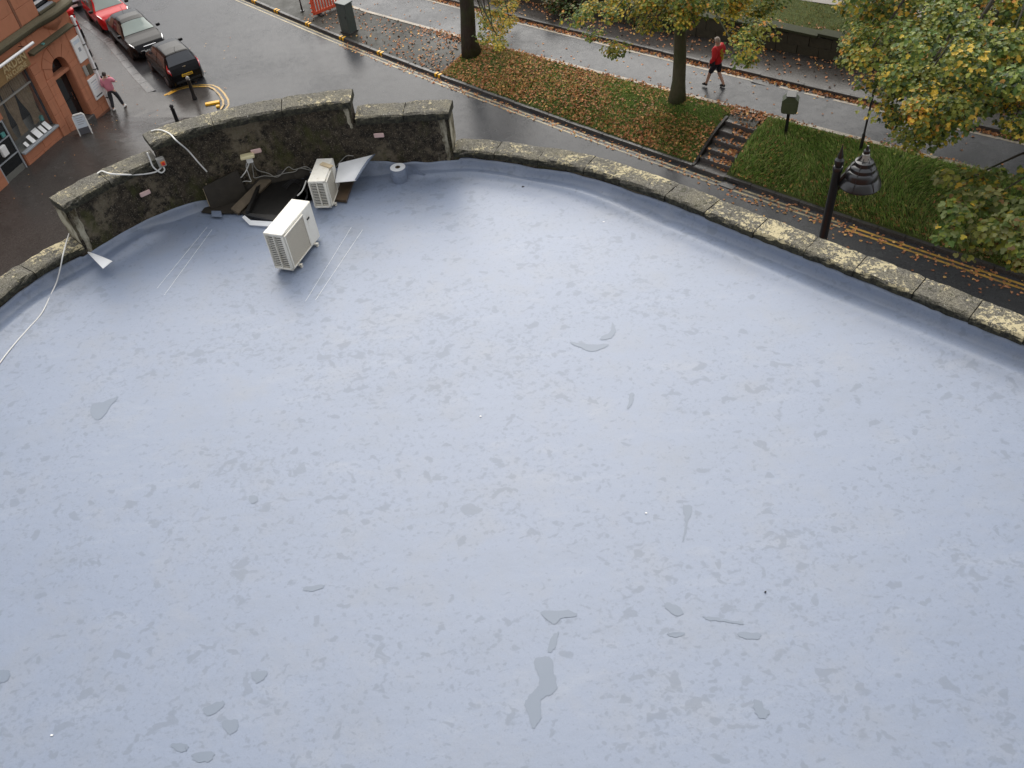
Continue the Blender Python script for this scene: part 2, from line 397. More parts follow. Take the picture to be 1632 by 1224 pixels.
def qww(s): return np.maximum(qw(s), qfk(s)+1.6)
def W(s, q): return np.array([s*D2[0]+q*P2[0], s*D2[1]+q*P2[1]])/(D2@D2)
def zu(s): return np.clip(.1+.0448*(np.asarray(s, float)+35.5), .1, 1.75)
def ss(x): x = np.clip(x, 0, 1); return x*x*(3-2*x)
def bank(s, q):
    k, n = qk(s)+.16, qn(s)-.35; t = np.clip((q-k)/(n-k), 0, 1); z1 = zu(s)
    return .12+(z1-.12)*(1-(1-t)**1.6)+np.sin(t*math.pi)*.10*np.clip((z1-.3), 0, 1)
def ground(s, q):
    z = np.where(q < qk(s), 0.0, bank(s, q)); z = np.where(q > qn(s)-.2, zu(s), z)
    return np.where(q > qfk(s), zu(s)+.10, z)
def strip(name, q0, q1, zf, mat, s0=-62, s1=34, ds=.5, nq=2, parent=None, uneven=0.0, kind='structure'):
    S = np.arange(s0, s1+.01, ds); G = []
    for s in S:
        a, b = float(q0(s)), float(q1(s)); row = []
        for j in range(nq):
            q = a+(b-a)*j/(nq-1); x, y = W(s, q)
            row.append((x, y, float(zf(s, q))+uneven*(random.random()-.5)))
        G.append(row)
    o = MB().grid(G).build(name, mat, parent, smooth='all' if nq > 2 else False)
    if parent is None: tag(o, kind=kind)
    return o
mb = MB(); mb.add([(-300, -300, -.03), (300, -300, -.03), (300, 300, -.03), (-300, 300, -.03)], [(0, 1, 2, 3)]); tag(mb.build('ground', 'asphalt'), kind='structure')
mb = MB(); mb.add([(-60, -20, 0), (60, -20, 0), (60, 90, 0), (-60, 90, 0)], [(0, 1, 2, 3)]); road = tag(mb.build('road', 'asphalt'), kind='structure')
# the road sheet would poke through nothing: everything beyond the kerb is higher than it
S_TREE = -28.0
sA = float(un(1103, 268, .1)[:2]@D2); sB = sA+1.25; qa = float(qk(sA+.6)); qb = float(qn(sA+.6))-1.1
strip('grass_bank', lambda s: qk(s)+.16, lambda s: qn(s)-.18, bank, 'bank_soil', s0=-27.5, s1=sA-.04, ds=(sA-.04+27.5)/28, nq=14, uneven=.03)
strip('grass_bank', lambda s: qk(s)+.16, lambda s: qn(s)-.18, bank, 'bank_soil', s0=sB+.04, nq=14, uneven=.03)
strip('landing', lambda s: s*0+qb+.1, lambda s: qn(s)-.18, lambda s, q: bank(s, q)-.02, 'paving_moss', s0=sA-.06, s1=sB+.06, ds=.3, nq=4)
strip('footway', lambda s: qk(s)+.16, lambda s: qn(s)-.18, bank, 'paving_moss', s1=-27.5, nq=6)
upper_road = strip('upper_road', lambda s: qn(s)-.02, lambda s: qf(s)+.34, lambda s, q: zu(s), 'asphalt_upper', nq=3)
strip('pale_edging', lambda s: qn(s)-.20, lambda s: qn(s)-.02, lambda s, q: zu(s)+.02, 'pale_edge', parent=upper_road, s1=16)
strip('far_pavement', lambda s: qfk(s)+.14, lambda s: qww(s)+.1, lambda s, q: zu(s)+.10, 'paving', nq=3)
def dash(name, fn, off, wd, zf, mat, s0, s1, parent, gaps=()):
    st = s0; segs = []
    for g0, g1 in gaps: segs.append((st, g0)); st = g1
    segs.append((st, s1))
    for a, b in segs:
        strip(name, lambda s: fn(s)+off-wd/2, lambda s: fn(s)+off+wd/2, zf, mat, a, b, .4, parent=parent)
dash('yellow_line', qy, 0.0, .09, lambda s, q: .006, 'line_paint', -55, -8.3, road, gaps=((-13.0, -12.4),))
dash('yellow_line', qy, .20, .09, lambda s, q: .006, 'line_paint', -55, -8.3, road, gaps=((-13.0, -12.4),))
dash('yellow_line', qy, 0.0, .09, lambda s, q: .006, 'line_paint_bright', -8.2, 30, road)
dash('yellow_line', qy, .20, .09, lambda s, q: .006, 'line_paint_bright', -8.2, 30, road)
dash('edge_line', qf, 0.0, .13, lambda s, q: zu(s)+.006, 'pale_edge', -50, 25, upper_road, gaps=((-14.1, -13.8), (-13.0, -12.75), (-11.8, -11.6), (-8, -7.7)))
# kerbs, stone by stone
def kerb(name, fn, zf, hgt, s0, s1, wd=.15, ln=.92):
    par = empty(name, (0, 0, 0), kind='structure'); s = s0
    while s < s1:
        e = s+ln; A = [W(s+.01, fn(s)), W(e-.01, fn(e)), W(e-.01, fn(e)+wd), W(s+.01, fn(s)+wd)]
        z0, z1 = float(zf(s)), float(zf(e)); j = random.uniform(-.008, .008)
        vs = [(*p, z-.12) for p, z in zip(A, (z0, z1, z1, z0))]+[(*p, z+hgt+j) for p, z in zip(A, (z0, z1, z1, z0))]
        vs[4] = (*(W(s+.01, fn(s)+.02)), z0+hgt+j); vs[5] = (*(W(e-.01, fn(e)+.02)), z1+hgt+j)
        MB().add(vs, [(0, 3, 2, 1), (4, 5, 6, 7), (0, 1, 5, 4), (1, 2, 6, 5), (2, 3, 7, 6), (3, 0, 4, 7)]).build('kerb_stone', 'kerb_stone', par)
        s = e
    return par
kerb_near = kerb('roadside_kerb', qk, lambda s: 0.0, .135, -46, 4, .16)
kerb_far = kerb('upper_road_kerb', qfk, zu, .115, -36, 2, .14)
# yellow loading marks painted across the kerb
for px, py in [(402, 2), (439, 17), (489, 38), (544, 60), (604, 84), (695, 120)]:
    p = un(px, py, .13)[:2]; s = p@D2
    for o in (-.11, .11):
        a = s+o; q = float(qk(a)); vs = []
        for (dq, z) in ((-.004, .01), (-.004, .118), (.018, .152), (.19, .152)):
            for dsx in (-.06, .06): vs.append((*W(a+dsx, q+dq), z))
        MB().add(vs, [(0, 1, 3, 2), (2, 3, 5, 4), (4, 5, 7, 6)]).build('kerb_mark', 'kerb_paint', kerb_near)
# drain lid in the gutter
p = W(-12.7, float(qy(-12.7))+.22); MB().box((*p, .012), (.55, .42, .02), rz=math.atan2(D2[1], D2[0])).build('drain_cover', 'metal_black', road)

p_ = un(1216, 128, 1.1); MB().box((p_[0], p_[1], float(zu(p_[:2]@D2))+.012), (.75, .5, .012), rz=math.atan2(D2[1], D2[0])).build('manhole_cover', 'kerb_stone', upper_road)
# steps up the bank
steps = empty('stone_steps', (*W(sA+.6, float(qk(sA))), 0), label='worn stone steps cut into the grass bank beside the double yellow lines', cat='steps')
steps_o = steps.location.copy()
zt = float(zu(sA))
nst = 5; tread = (qb-qa)/nst
for i in range(nst+1):
    z1 = .135+(zt-.05-.135)*i/nst; q0 = qa+tread*i; q1 = q0+tread+.06 if i < nst else qb+tread*1.0
    if i == 0: q0 -= .03
    cen = W(sA+.625, (q0+q1)/2)
    b = MB().box((cen[0]-steps_o.x, cen[1]-steps_o.y, z1-.09-.012), (1.25 if i else 1.32, q1-q0, .20), rz=math.atan2(D2[1], D2[0]), bev=.015)
    b.build('step_slab', 'step_stone', steps)
for off, up_ in ((-.05, .05), (1.30, -.02)):
    G = []
    for q in np.linspace(qa+.02, qb+.25, 14):
        ztop = float(bank(sA+off, q))+up_; row = []
        for ds_, z in ((-.05, -.1), (-.05, ztop), (.05, ztop), (.05, -.1)): row.append((*(W(sA+off+ds_, q)-np.array(steps_o[:2])), z))
        G.append(row)
    mb = MB().grid(G); mb.add(G[0], [(0, 1, 2, 3)]); mb.add(G[-1], [(0, 1, 2, 3)]); mb.build('edging', 'edging_dark' if off < 0 else 'bank_soil', steps)

# retaining wall, grass strip and gravel path at the top
rw = empty('retaining_wall', (*W(-15.0, float(qww(-15.0))), 1.2), label='long low dark mossy stone wall behind the leaf strewn pavement', cat='wall')
ro = np.array(rw.location)
S = np.arange(-46, 10, .9)
for s in S:
    for c in range(2):
        h0, h1 = (0, .50) if c == 0 else (.505, .93); off = .45*c
        a, b = s+off+.012, s+.9+off-.012; z = float(zu(s)); j = random.uniform(-.02, .02)
        A = [W(a, float(qww(a))+j), W(b, float(qww(b))+j), W(b, float(qww(b))+.4), W(a, float(qww(a))+.4)]
        vs = [np.array((*p, z+h0))-ro for p in A]+[np.array((*p, z+h1+(random.uniform(-.02, .02) if c else 0)))-ro for p in A]
        MB().add(vs, [(0, 3, 2, 1), (4, 5, 6, 7), (0, 1, 5, 4), (1, 2, 6, 5), (2, 3, 7, 6), (3, 0, 4, 7)]).build('stone', 'old_stone', rw)
for i in range(0, 26):
    s = -46+i*2.15; a, b = s+.01, s+2.14; z = float(zu(s+1))+.94
    A = [W(a, float(qww(a))-.06), W(b, float(qww(b))-.06), W(b, float(qww(b))+.46), W(a, float(qww(a))+.46)]
    vs = [np.array((*p, z))-ro for p in A]+[np.array((*p, z+.10))-ro for p in A]
    MB().add(vs, [(0, 3, 2, 1), (4, 5, 6, 7), (0, 1, 5, 4), (1, 2, 6, 5), (2, 3, 7, 6), (3, 0, 4, 7)]).build('coping', 'moss_dark', rw)
strip('upper_lawn', lambda s: qww(s)+.38, lambda s: qww(s)+2.6, lambda s, q: zu(s)+.9+(q-qww(s)-.38)*.12, 'bank_soil', nq=5, uneven=.03)
strip('gravel_path', lambda s: qww(s)+2.5, lambda s: qww(s)+14, lambda s, q: zu(s)+1.17, 'path_gravel', nq=3)

# ------------------------------------------------------------------ pavement by the red building
FA = un(178, 175, 0.0); FU = np.array([-math.cos(R(70)), -math.sin(R(70))]); FN = np.array([.9397, -.342]); SU = np.array([-.525, .851])
def zp(x, y):
    u = (np.array([x, y])-FA[:2])@FU
    return .03+.50*float(ss((u-.1)/3.4))
poly = [un(*p, .03)[:2] for p in [(121, 28), (171, 66), (213, 118), (239, 146), (262, 148), (300, 140), (330, 140), (343, 146), (351, 160), (346, 172)]]
poly = [poly[0]+SU*22]+poly+[np.array((-11.0, 33)), np.array((-11.6, 25)), np.array((-12.0, 12)), np.array((-26, 12)), FA[:2]+FU*20-FN*.2, FA[:2]-FN*.2, FA[:2]+SU*30]
b = bmesh.new(); vv = [b.verts.new((*p, 0)) for p in poly]; f = b.faces.new(vv)
bmesh.ops.triangulate(b, faces=[f])
for _ in range(5): bmesh.ops.subdivide_edges(b, edges=[e for e in b.edges if e.calc_length() > .9], cuts=1, use_grid_fill=False); bmesh.ops.triangulate(b, faces=b.faces)
for v in b.verts: v.co.z = zp(v.co.x, v.co.y)
bnd = [e for e in b.edges if e.is_boundary]; r = bmesh.ops.extrude_edge_only(b, edges=bnd)
for g in r['geom']:
    if isinstance(g, bmesh.types.BMVert): g.co.z = -.02
bmesh.ops.recalc_face_normals(b, faces=b.faces)
me = bpy.data.meshes.new('pavement'); b.to_mesh(me); b.free(); me.materials.append(M['paving']); pav = tag(link('pavement', me), kind='structure')
# kerb stones in front of the parked cars
kl = [un(*p, .06)[:2] for p in [(121, 28), (171, 66), (213, 118), (239, 146)]]
kp = empty('bay_kerb', (0, 0, 0), kind='structure')
pts = [kl[0]+SU*10]+kl; L = 0
for a, c in zip(pts[:-1], pts[1:]):
    n = max(1, int(np.linalg.norm(c-a)/.9))
    for i in range(n):
        x0, x1 = a+(c-a)*i/n, a+(c-a)*(i+1)/n; t = (x1-x0)/np.linalg.norm(x1-x0); nn = np.array([t[1], -t[0]])
        nn = nn if nn@np.array([1, .5]) > 0 else -nn
        cen = (x0+x1)/2; MB().box((*(cen+nn*.06), -.026), (np.linalg.norm(x1-x0)-.012, .40, .13), rz=math.atan2(t[1], t[0]), bev=.012).build('kerb_stone', 'bay_stone', kp)
# double yellow lines round the corner
cor = [un(*p, .008)[:2] for p in [(272, 147), (285, 142), (300, 138), (318, 137), (336, 137), (345, 141), (354, 150), (360, 160), (361, 167), (356, 175)]]
def polyline(name, L2, off, wd, z, mat, parent):
    n = len(L2); vs = []
    for i in range(n):
        t = L2[min(i+1, n-1)]-L2[max(i-1, 0)]; t = t/np.linalg.norm(t); nn = np.array([-t[1], t[0]])
        vs += [(*(L2[i]+nn*(off-wd/2)), z), (*(L2[i]+nn*(off+wd/2)), z)]
    return MB().add(vs, [(2*i, 2*i+1, 2*i+3, 2*i+2) for i in range(n-1)]).build(name, mat, parent)
polyline('yellow_line', cor, .10, .085, .008, 'line_paint_bright', road); polyline('yellow_line', cor, -.12, .085, .041, 'line_paint_bright', road)
for o in (0, .22):
    p0 = un(262, 152, .04)[:2]+np.array([.16, .02])*(o/.22); q0 = p0+np.array([.30, .32])
    polyline('yellow_dash', [p0, q0], 0, .12, .042, 'kerb_paint', road)
# bright kerb mark near the corner
p = un(338, 163, .10); MB().box((p[0], p[1], .06), (.62, .20, .09), rz=R(8), bev=.01).build('kerb_mark', 'kerb_paint', kp)
p = un(345, 166, .10); MB().box((p[0]+.06, p[1]-.1, .045), (.16, .16, .08), rz=R(8), bev=.01).build('kerb_mark', 'kerb_paint', kp)

# ------------------------------------------------------------------ the roof we look down on
ZR = 9.5
PL = [(-8.75, -3), (-8.72, 0), (-8.68, 5), (-8.55, 8), (-8.2, 9.9), (-7.72, 11.05), (-7.28, 11.70), (-6.72, 12.22), (-6.12, 12.83), (-5.4, 13.32), (-4.5, 13.70), (-3.5, 13.90), (-2.2, 13.95), (-.57, 13.75), (.12, 13.53), (.84, 13.16), (1.5, 12.78), (2.13, 12.27), (2.73, 11.69), (3.31, 11.07), (3.68, 10.67), (4.28, 10.04), (4.87, 9.41), (5.49, 8.75), (6.1, 8.1), (6.54, 7.63), (8, 6.05), (10, 3.9), (13, .65), (16.4, -3)]
def cr(P, n=12):
    P = [np.array(p, float) for p in P]; out = []
    for i in range(len(P)-1):
        p0, p1, p2, p3 = P[max(i-1, 0)], P[i], P[i+1], P[min(i+2, len(P)-1)]
        for k in range(n):
            t = k/n; out.append(.5*((2*p1)+(-p0+p2)*t+(2*p0-5*p1+4*p2-p3)*t*t+(-p0+3*p1-3*p2+p3)*t**3))
    return np.array(out+[P[-1]])
PC = cr(PL); PS = np.r_[0, np.cumsum(np.linalg.norm(np.diff(PC, axis=0), axis=1))]
def cp(t, off=0.0):       # point of the parapet's inner line at arc length t, moved outwards by off
    x, y = np.interp(t, PS, PC[:, 0]), np.interp(t, PS, PC[:, 1])
    e = .25; x0, y0 = np.interp(t-e, PS, PC[:, 0]), np.interp(t-e, PS, PC[:, 1]); x1, y1 = np.interp(t+e, PS, PC[:, 0]), np.interp(t+e, PS, PC[:, 1])
    tx, ty = x1-x0, y1-y0; l = math.hypot(tx, ty); return np.array([x-ty/l*off, y+tx/l*off])
def tof(x, y): return PS[np.argmin((PC[:, 0]-x)**2+(PC[:, 1]-y)**2)]
T_L, T_HL, T_HR, T_R = tof(-6.72, 12.22), tof(-5.4, 13.3), tof(-2.2, 13.95), tof(-.57, 13.75)
h_lo, h_mid, h_hi = .44, 1.19, 1.50
bld = empty('corner_building', (0, 8, 0), label='pale grey flat roofed building with rounded stone parapet filling the foreground', cat='building'); BO = np.array((0, 8, 0.0))
def bpt(t, off, z): p = cp(t, off); return (p[0]-BO[0], p[1]-BO[1], z)
# outer wall down to the street
G = [[bpt(t, .34, z) for z in (0, 3, 6, ZR+.1)] for t in np.arange(0, PS[-1], .3)]
MB().grid(G).build('outer_wall', 'sandstone_dark', bld, smooth='all')
def wall_seg(name, t0, t1, h, mat='grimy_wall', lime=()):
    n = max(2, int((t1-t0)/.12)); mb = MB(); T = np.linspace(t0, t1, n)
    nz = max(3, int(h/.08)); Z = np.linspace(-.05, h, nz)
    def rough(p): return p
    I = [[np.array(bpt(t, .03+random.uniform(-.008, .008), ZR+z)) for z in Z] for t in T]
    O = [[np.array(bpt(t, .37, ZR+z)) for z in Z] for t in T]
    mb.grid(I); mb.grid(O); mb.grid([[I[0][k], O[0][k]] for k in range(nz)]); mb.grid([[I[-1][k], O[-1][k]] for k in range(nz)])
    return mb.build(name, mat, bld, smooth='all')
par_l = wall_seg('parapet_wall', 0, T_L, h_lo-.125); par_r = wall_seg('parapet_wall', T_R, PS[-1], h_lo-.125)
wl = wall_seg('parapet_wall', T_L, T_HL, h_mid-.15); wh = wall_seg('parapet_wall', T_HL, T_HR, h_hi-.15); wr = wall_seg('parapet_wall', T_HR, T_R, h_mid-.15)
for o, l in ((wl, 'left stepped section of the black mossy parapet wall'), (wh, 'tall middle section of the black mossy parapet wall'), (wr, 'right stepped section of the black mossy parapet wall'), (par_r, 'low parapet under the lichen covered coping'), (par_l, 'low parapet at the left edge of the roof')): o['label'] = l
# lime stained ends
def lime(t0, t1, h0, h1, par, off=.022, nm='lime_render', solid=1):
    G = []; wd = t1-t0; zs = np.linspace(h0, h1, 16)
    for i, z in enumerate(zs):
        f = .45+.55*(i/15)**.7+random.uniform(-.16, .16); a, c = (t1-wd*f, t1) if solid > 0 else (t0, t0+wd*f)
        G.append([bpt(t, off+(.03 if k in (0, 4) else -random.uniform(0, .006)), ZR+z) for k, t in enumerate(np.linspace(a, c, 5))])
    return MB().grid(G).build(nm, 'lime_wall', par, smooth='all')
lime(T_L+.01, T_L+.20, .05, h_mid-.16, wl, solid=-1); lime(T_R-.20, T_R-.02, .15, h_mid-.16, wr); lime(T_HR-.14, T_HR-.01, .95, h_hi-.16, wh)
for tt, hh, sg in ((T_L, h_mid-.16, -1), (T_R, h_mid-.16, 1)):      # end faces of the high wall
    a, b_ = cp(tt, .0), cp(tt, .40); vs = []
    for z in np.linspace(h_lo-.02, hh, 7):
        for k in range(5):
            p = a+(b_-a)*k/4; q = cp(tt+sg*.012, 0)-cp(tt, 0); q = q/np.linalg.norm(q)*(.012+random.uniform(0, .015)); vs.append((p[0]+q[0]-BO[0], p[1]+q[1]-BO[1], ZR+z))
    MB().add(vs, [(i*5+j, i*5+j+1, i*5+j+6, i*5+j+5) for i in range(6) for j in range(4)]).build('end_render', 'lime_wall', wl if sg < 0 else wr, smooth='all')
# coping stones one by one
def coping(t0, t1, h, th, ln, par, wd=.43, over=.015, jit=.012, mat='coping_stone'):
    n = max(1, round((t1-t0)/ln)); e = np.linspace(t0, t1, n+1); e[1:-1] += np.array([random.uniform(-.10, .10) for _ in range(n-1)])
    for i in range(n):
        a, c = e[i]+.006, e[i+1]-.006; k = max(4, int((c-a)/.09)); mb = MB(); zj = random.uniform(-jit, jit); oj = random.uniform(-.012, .012)
        prof = [(-over, -th), (-over-.008, -th*.5), (-over, -.03), (-over+.028, 0)]+[(-over+.028+(wd-.056)*j/5, .0) for j in range(1, 6)]+[(wd-over, -.03), (wd-over, -th)]
        G = []
        for jx in range(k+1):
            t = a+(c-a)*jx/k; row = []
            for (o, z) in prof:
                ez = -.016 if (jx in (0, k) and z == 0) else 0
                row.append(bpt(t, o+oj+random.uniform(-.010, .010), ZR+h+zj+z+ez+random.uniform(-.012, .006)))
            G.append(row)
        mb.grid(G); m_ = len(prof)
        mb.add(G[0], [tuple(range(m_))]); mb.add(G[-1], [tuple(range(m_))[::-1]]); mb.grid([[r[-1], r[0]] for r in G])
        mb.build('coping_stone', mat, par, smooth=True)
coping(T_R+.02, PS[-1], h_lo, .13, .80, par_r); coping(T_L-14, T_L-.02, h_lo, .13, .85, par_l, over=.02)
coping(T_L-.03, T_HL-.03, h_mid, .14, .9, wl, wd=.46, over=.05, jit=.004, mat='coping_high'); coping(T_HL-.06, T_HR+.05, h_hi, .14, 1.1, wh, wd=.46, over=.05, jit=.004, mat='coping_high'); coping(T_HR+.055, T_R+.05, h_mid, .15, .95, wr, wd=.46, over=.05, jit=.004, mat='coping_high')
# membrane with turned-up, wrinkled edge
def wr_amp(t):
    x = cp(t)[0]; return 1.0+1.8*math.exp(-((x+1.6)/.55)**2)+1.1*math.exp(-((x+7.3)/.6)**2)
TS = np.arange(.5, PS[-1]-.3, .05); rows = []
for t in TS:
    a = wr_amp(t); x = cp(t)[0]
    wv = (math.sin(t*3.1)+.7*math.sin(t*6.7+1)+.45*math.sin(t*13.0+2))*.014*a*(.35 if x > 3 else (.45 if x < -2.6 else 1))
    top = (.212 if T_L-.1 < t < T_R+.1 else .245+.045*float(ss((x-1.5)/2.0)))+wv*.75+.06*math.exp(-((x+1.95)/.30)**2)-(.14*math.exp(-((x+4.3)/.75)**4) if -6 < x < -3 else 0)
    pinch = max(0, math.sin(t*4.3+.6*math.sin(t*1.7)))**6*.02*(1 if x < 3.2 else .15)
    bil = .088+.014*math.sin(t*.8)+(.02*math.sin(t*1.9+1) if x < -6 else 0)-.06*math.exp(-((x+3.5)/1.9)**4)
    kx = (.50+.50*float(ss((x-.3)/2.8))) if x > -3 else .75
    hw_ = bil+.012*math.sin(t*2.3)*(.4 if x > 3 else 1); deck = float(ss((x+6.0)/.5)*(1-ss((x+2.9)/.5))); hw_ *= 1-.85*deck
    prof = [(-.022, top+.004), (-.008, top), (.004, top*.80), (.012+pinch, top*.55+hw_*.3), (.030+pinch*1.6, hw_*1.25), (.075*kx+.01+pinch*1.5, hw_*1.05), (.15*kx+pinch, hw_*.99), (.23*kx, hw_*1.01), (.285*kx, hw_*1.0), (.325*kx, hw_*.90), (.39*kx, hw_*.62), (.47*kx, hw_*.34), (.58*kx, hw_*.14), (.74*kx+.02, hw_*.03), (1.0, -.004), (1.4, -.003), (2.0, 0.0)]
    rows.append([bpt(t, -d, ZR+z) for d, z in prof])
mb = MB().grid(rows)
inner = [r[-1] for r in rows]; o0 = len(mb.v)
mb.add(inner, [tuple(range(len(inner)))])
memb = mb.build('roof_membrane', 'membrane', bld, smooth='all', fixn=False)
me = memb.data; bm_ = bmesh.new(); bm_.from_mesh(me); bmesh.ops.remove_doubles(bm_, verts=bm_.verts, dist=.0005)
for f in bm_.faces: f.normal_update()
big = max(bm_.faces, key=lambda f: len(f.verts))
if big.normal.z < 0: big.normal_flip()
bmesh.ops.recalc_face_normals(bm_, faces=bm_.faces)
big = max(bm_.faces, key=lambda f: f.calc_area())
if big.normal.z < 0: bmesh.ops.reverse_faces(bm_, faces=bm_.faces)
bm_.to_mesh(me); bm_.free()
MB().box((3.0, -8-1.1, 15.5), (44, .6, 31)).build('rear_facade', 'facade_grey', bld)
# large puddles standing on the roof
def rpt(px, py, z=0.0): return un(px, py, ZR+z)
def puddle(pix, label):
    c = np.mean([rpt(*p) for p in pix], 0); P = [rpt(*p, .004)-c for p in pix]; n = len(P); out = []
    for i in range(n):
        for k in range(5):
            t = k/5; p0, p1, p2, p3 = P[i-1], P[i], P[(i+1) % n], P[(i+2) % n]
            q = .5*((2*p1)+(-p0+p2)*t+(2*p0-5*p1+4*p2-p3)*t*t+(-p0+3*p1-3*p2+p3)*t**3); out.append(q+np.array([random.uniform(-.009, .009), random.uniform(-.009, .009), 0]))
    o = MB().add(out, [tuple(range(len(out)))]).build('puddle', 'puddle_water', loc=c)
    if o.data.polygons[0].normal.z < 0: o.data.flip_normals()
    return tag(o, label, 'puddle', 'puddles on the roof')
puddle([(853, 1050), (878, 1050), (884, 1078), (888, 1092), (882, 1104), (864, 1114), (862, 1130), (860, 1150), (848, 1160), (842, 1140), (836, 1120), (848, 1104), (860, 1088), (854, 1066)], 'largest winding puddle near the bottom of the grey roof')
puddle([(862, 975), (905, 973), (920, 981), (896, 985), (882, 994)], 'wedge shaped puddle just above the largest winding puddle')
puddle([(908, 545), (938, 549), (970, 549), (945, 560), (930, 556)], 'thin chevron puddle in the upper middle of the roof')
puddle([(955, 540), (972, 528), (976, 513), (981, 528), (972, 540)], 'small hooked puddle above the chevron puddle')
puddle([(146, 645), (166, 640), (188, 632), (176, 648), (160, 668), (146, 664)], 'torn looking puddle at the left side of the roof')
puddle([(1088, 806), (1104, 808), (1098, 828), (1090, 860), (1088, 858), (1092, 828)], 'narrow drip shaped puddle right of the roof centre')
puddle([(1201, 1117), (1214, 1118), (1216, 1128), (1226, 1132), (1222, 1144), (1206, 1140)], 'crescent puddle at the lower right of the roof')
puddle([(400, 1072), (425, 1070), (420, 1082), (408, 1088)], 'rounded triangular puddle at the lower left')
puddle([(325, 1128), (356, 1117), (352, 1130), (330, 1140)], 'ragged puddle left of the rounded triangular one')
puddle([(354, 1150), (378, 1148), (376, 1164), (364, 1170)], 'boxy puddle below the ragged one')
puddle([(272, 1186), (298, 1186), (298, 1196), (284, 1198)], 'oval puddle near the lower left corner')
puddle([(308, 1200), (340, 1200), (334, 1214), (310, 1212)], 'larger oval puddle touching the lower left edge')
puddle([(-6, 1070), (13, 1068), (14, 1080), (4, 1088), (-8, 1086)], 'puddle cut by the left edge of the view')
puddle([(1058, 962), (1076, 964), (1090, 978), (1072, 980)], 'slanting puddle right of the wedge shaped one')
puddle([(1122, 982), (1150, 986), (1186, 994), (1160, 992), (1128, 988)], 'long thin puddle right of the slanting one')
puddle([(1064, 1008), (1090, 1008), (1086, 1014), (1068, 1014)], 'short flat puddle under the slanting one')
puddle([(1176, 1008), (1212, 1010), (1208, 1019), (1184, 1016)], 'small brown grey puddle below the long thin one')
puddle([(890, 1008), (884, 1034), (874, 1038), (878, 1016)], 'upright sliver puddle over the largest one')
puddle([(1004, 628), (1010, 628), (1008, 642), (1000, 652), (1002, 638)], 'tiny comma puddle near the roof centre')
puddle([(484, 936), (516, 932), (508, 940), (488, 942)], 'thin puddle left of the roof centre')
puddle([(396, 792), (408, 790), (410, 798), (400, 803)], 'small round puddle at the left middle')
# seam lines of cut membrane
for a, c in (((560, 362), (487, 480)), ((578, 366), (503, 478)), ((338, 366), (262, 470)), ((330, 362), (250, 460))):
    A, B_ = rpt(*a, .003), rpt(*c, .003)
    polyline('seam_line', [A[:2]-BO[:2], B_[:2]-BO[:2]], 0, .0042, ZR+.004, 'white_sheet', bld)

# ------------------------------------------------------------------ roof things
def wallpt(px, py, off=.02):
    best = None
    for z in np.arange(ZR, ZR+1.6, .01):
        p = un(px, py, z); d = np.min((PC[:, 0]-p[0])**2+(PC[:, 1]-p[1])**2)
        if best is None or d < best[0]: best = (d, p)
    p = best[1]; t = tof(p[0], p[1]); q = cp(t, -off); e = cp(t+.1)-cp(t-.1)
    return np.array([q[0], q[1], p[2]]), math.atan2(e[1], e[0])
def ac_unit(P0, P1, L, Dp, Ht, zb, label, rows, badge):
    a = math.atan2(P1[1]-P0[1], P1[0]-P0[0]); o = empty('air_conditioner', (P0[0], P0[1], ZR), a, label, 'air conditioner')
    z0 = zb
    mb = MB(); t = .03
    # casing as panels round an open side grille (side x = 0)
    mb.box(((L+.09)/2, Dp/2, z0+Ht/2), (L-.09, Dp, Ht), bev=.012)
    mb.box((.05, Dp/2, z0+Ht-.0225), (.11, Dp, .045), bev=.008); mb.box((.05, Dp/2, z0+.022), (.11, Dp, .042), bev=.008)
    mb.box((.05, .022, z0+Ht/2), (.11, .044, Ht-.008), bev=.008); mb.box((.05, Dp-.012, z0+Ht/2), (.11, .024, Ht-.008), bev=.008)
    mb.build('casing', 'ac_white', o, smooth=True)
    MB().box((.075, Dp/2, z0+Ht/2), (.04, Dp-.05, Ht-.08)).build('side_recess', 'ac_dark', o)
    n = rows; hh = (Ht-.10)/n
    for i in range(n):
        MB().box((.016, Dp/2+.010, z0+.052+hh*(i+.5)), (.012, Dp-.07, hh*.30)).build('louvre', 'ac_white', o)
    for y in (Dp*.52,): MB().box((.010, y, z0+Ht/2), (.036, .016, Ht-.07)).build('mullion', 'ac_white', o)
    # front face (y = 0): fan grille panel
    fw, fx = L*.62, L*.035
    g = MB(); g.box((fx+fw/2, -.006, z0+Ht*.50), (fw, .014, Ht*.86), bev=.004); g.build('fan_grille', 'ac_mesh', o)
    for k in range(4):
        zz = z0+Ht*.50+(Ht*.43)*(1 if k == 0 else -1) if k < 2 else z0+Ht*.5
        if k < 2: MB().box((fx+fw/2, -.014, zz), (fw+.02, .02, .016)).build('grille_rim', 'ac_white', o)
        else: MB().box((fx+(fw if k == 2 else 0), -.014, zz), (.016, .02, Ht*.86)).build('grille_rim', 'ac_white', o)
    if badge: MB().box((L*.80, -.006, z0+Ht*.70), (.07, .012, .030), bev=.003).build('badge', 'ac_dark', o)
    for x in (L*.2, L*.8):
        f = MB(); f.box((x, Dp/2, zb/2+.012), (.05, Dp+.10, .022)); f.box((x, -.035, zb/2), (.05, .03, zb), bev=.003); f.box((x, Dp+.035, zb/2), (.05, .03, zb), bev=.003); f.build('foot', 'ac_white', o)
    return o
ac_unit(rpt(468, 432, .06), rpt(508, 380, .06), .94, .34, .70, .06, 'large cream air conditioner outdoor unit standing on the grey roof', 16, True)
ac_unit(rpt(529, 331, .05), rpt(543, 291, .05), .72, .30, .54, .05, 'small cream air conditioner outdoor unit nearer the wall with a wooden offcut on top', 14, False)
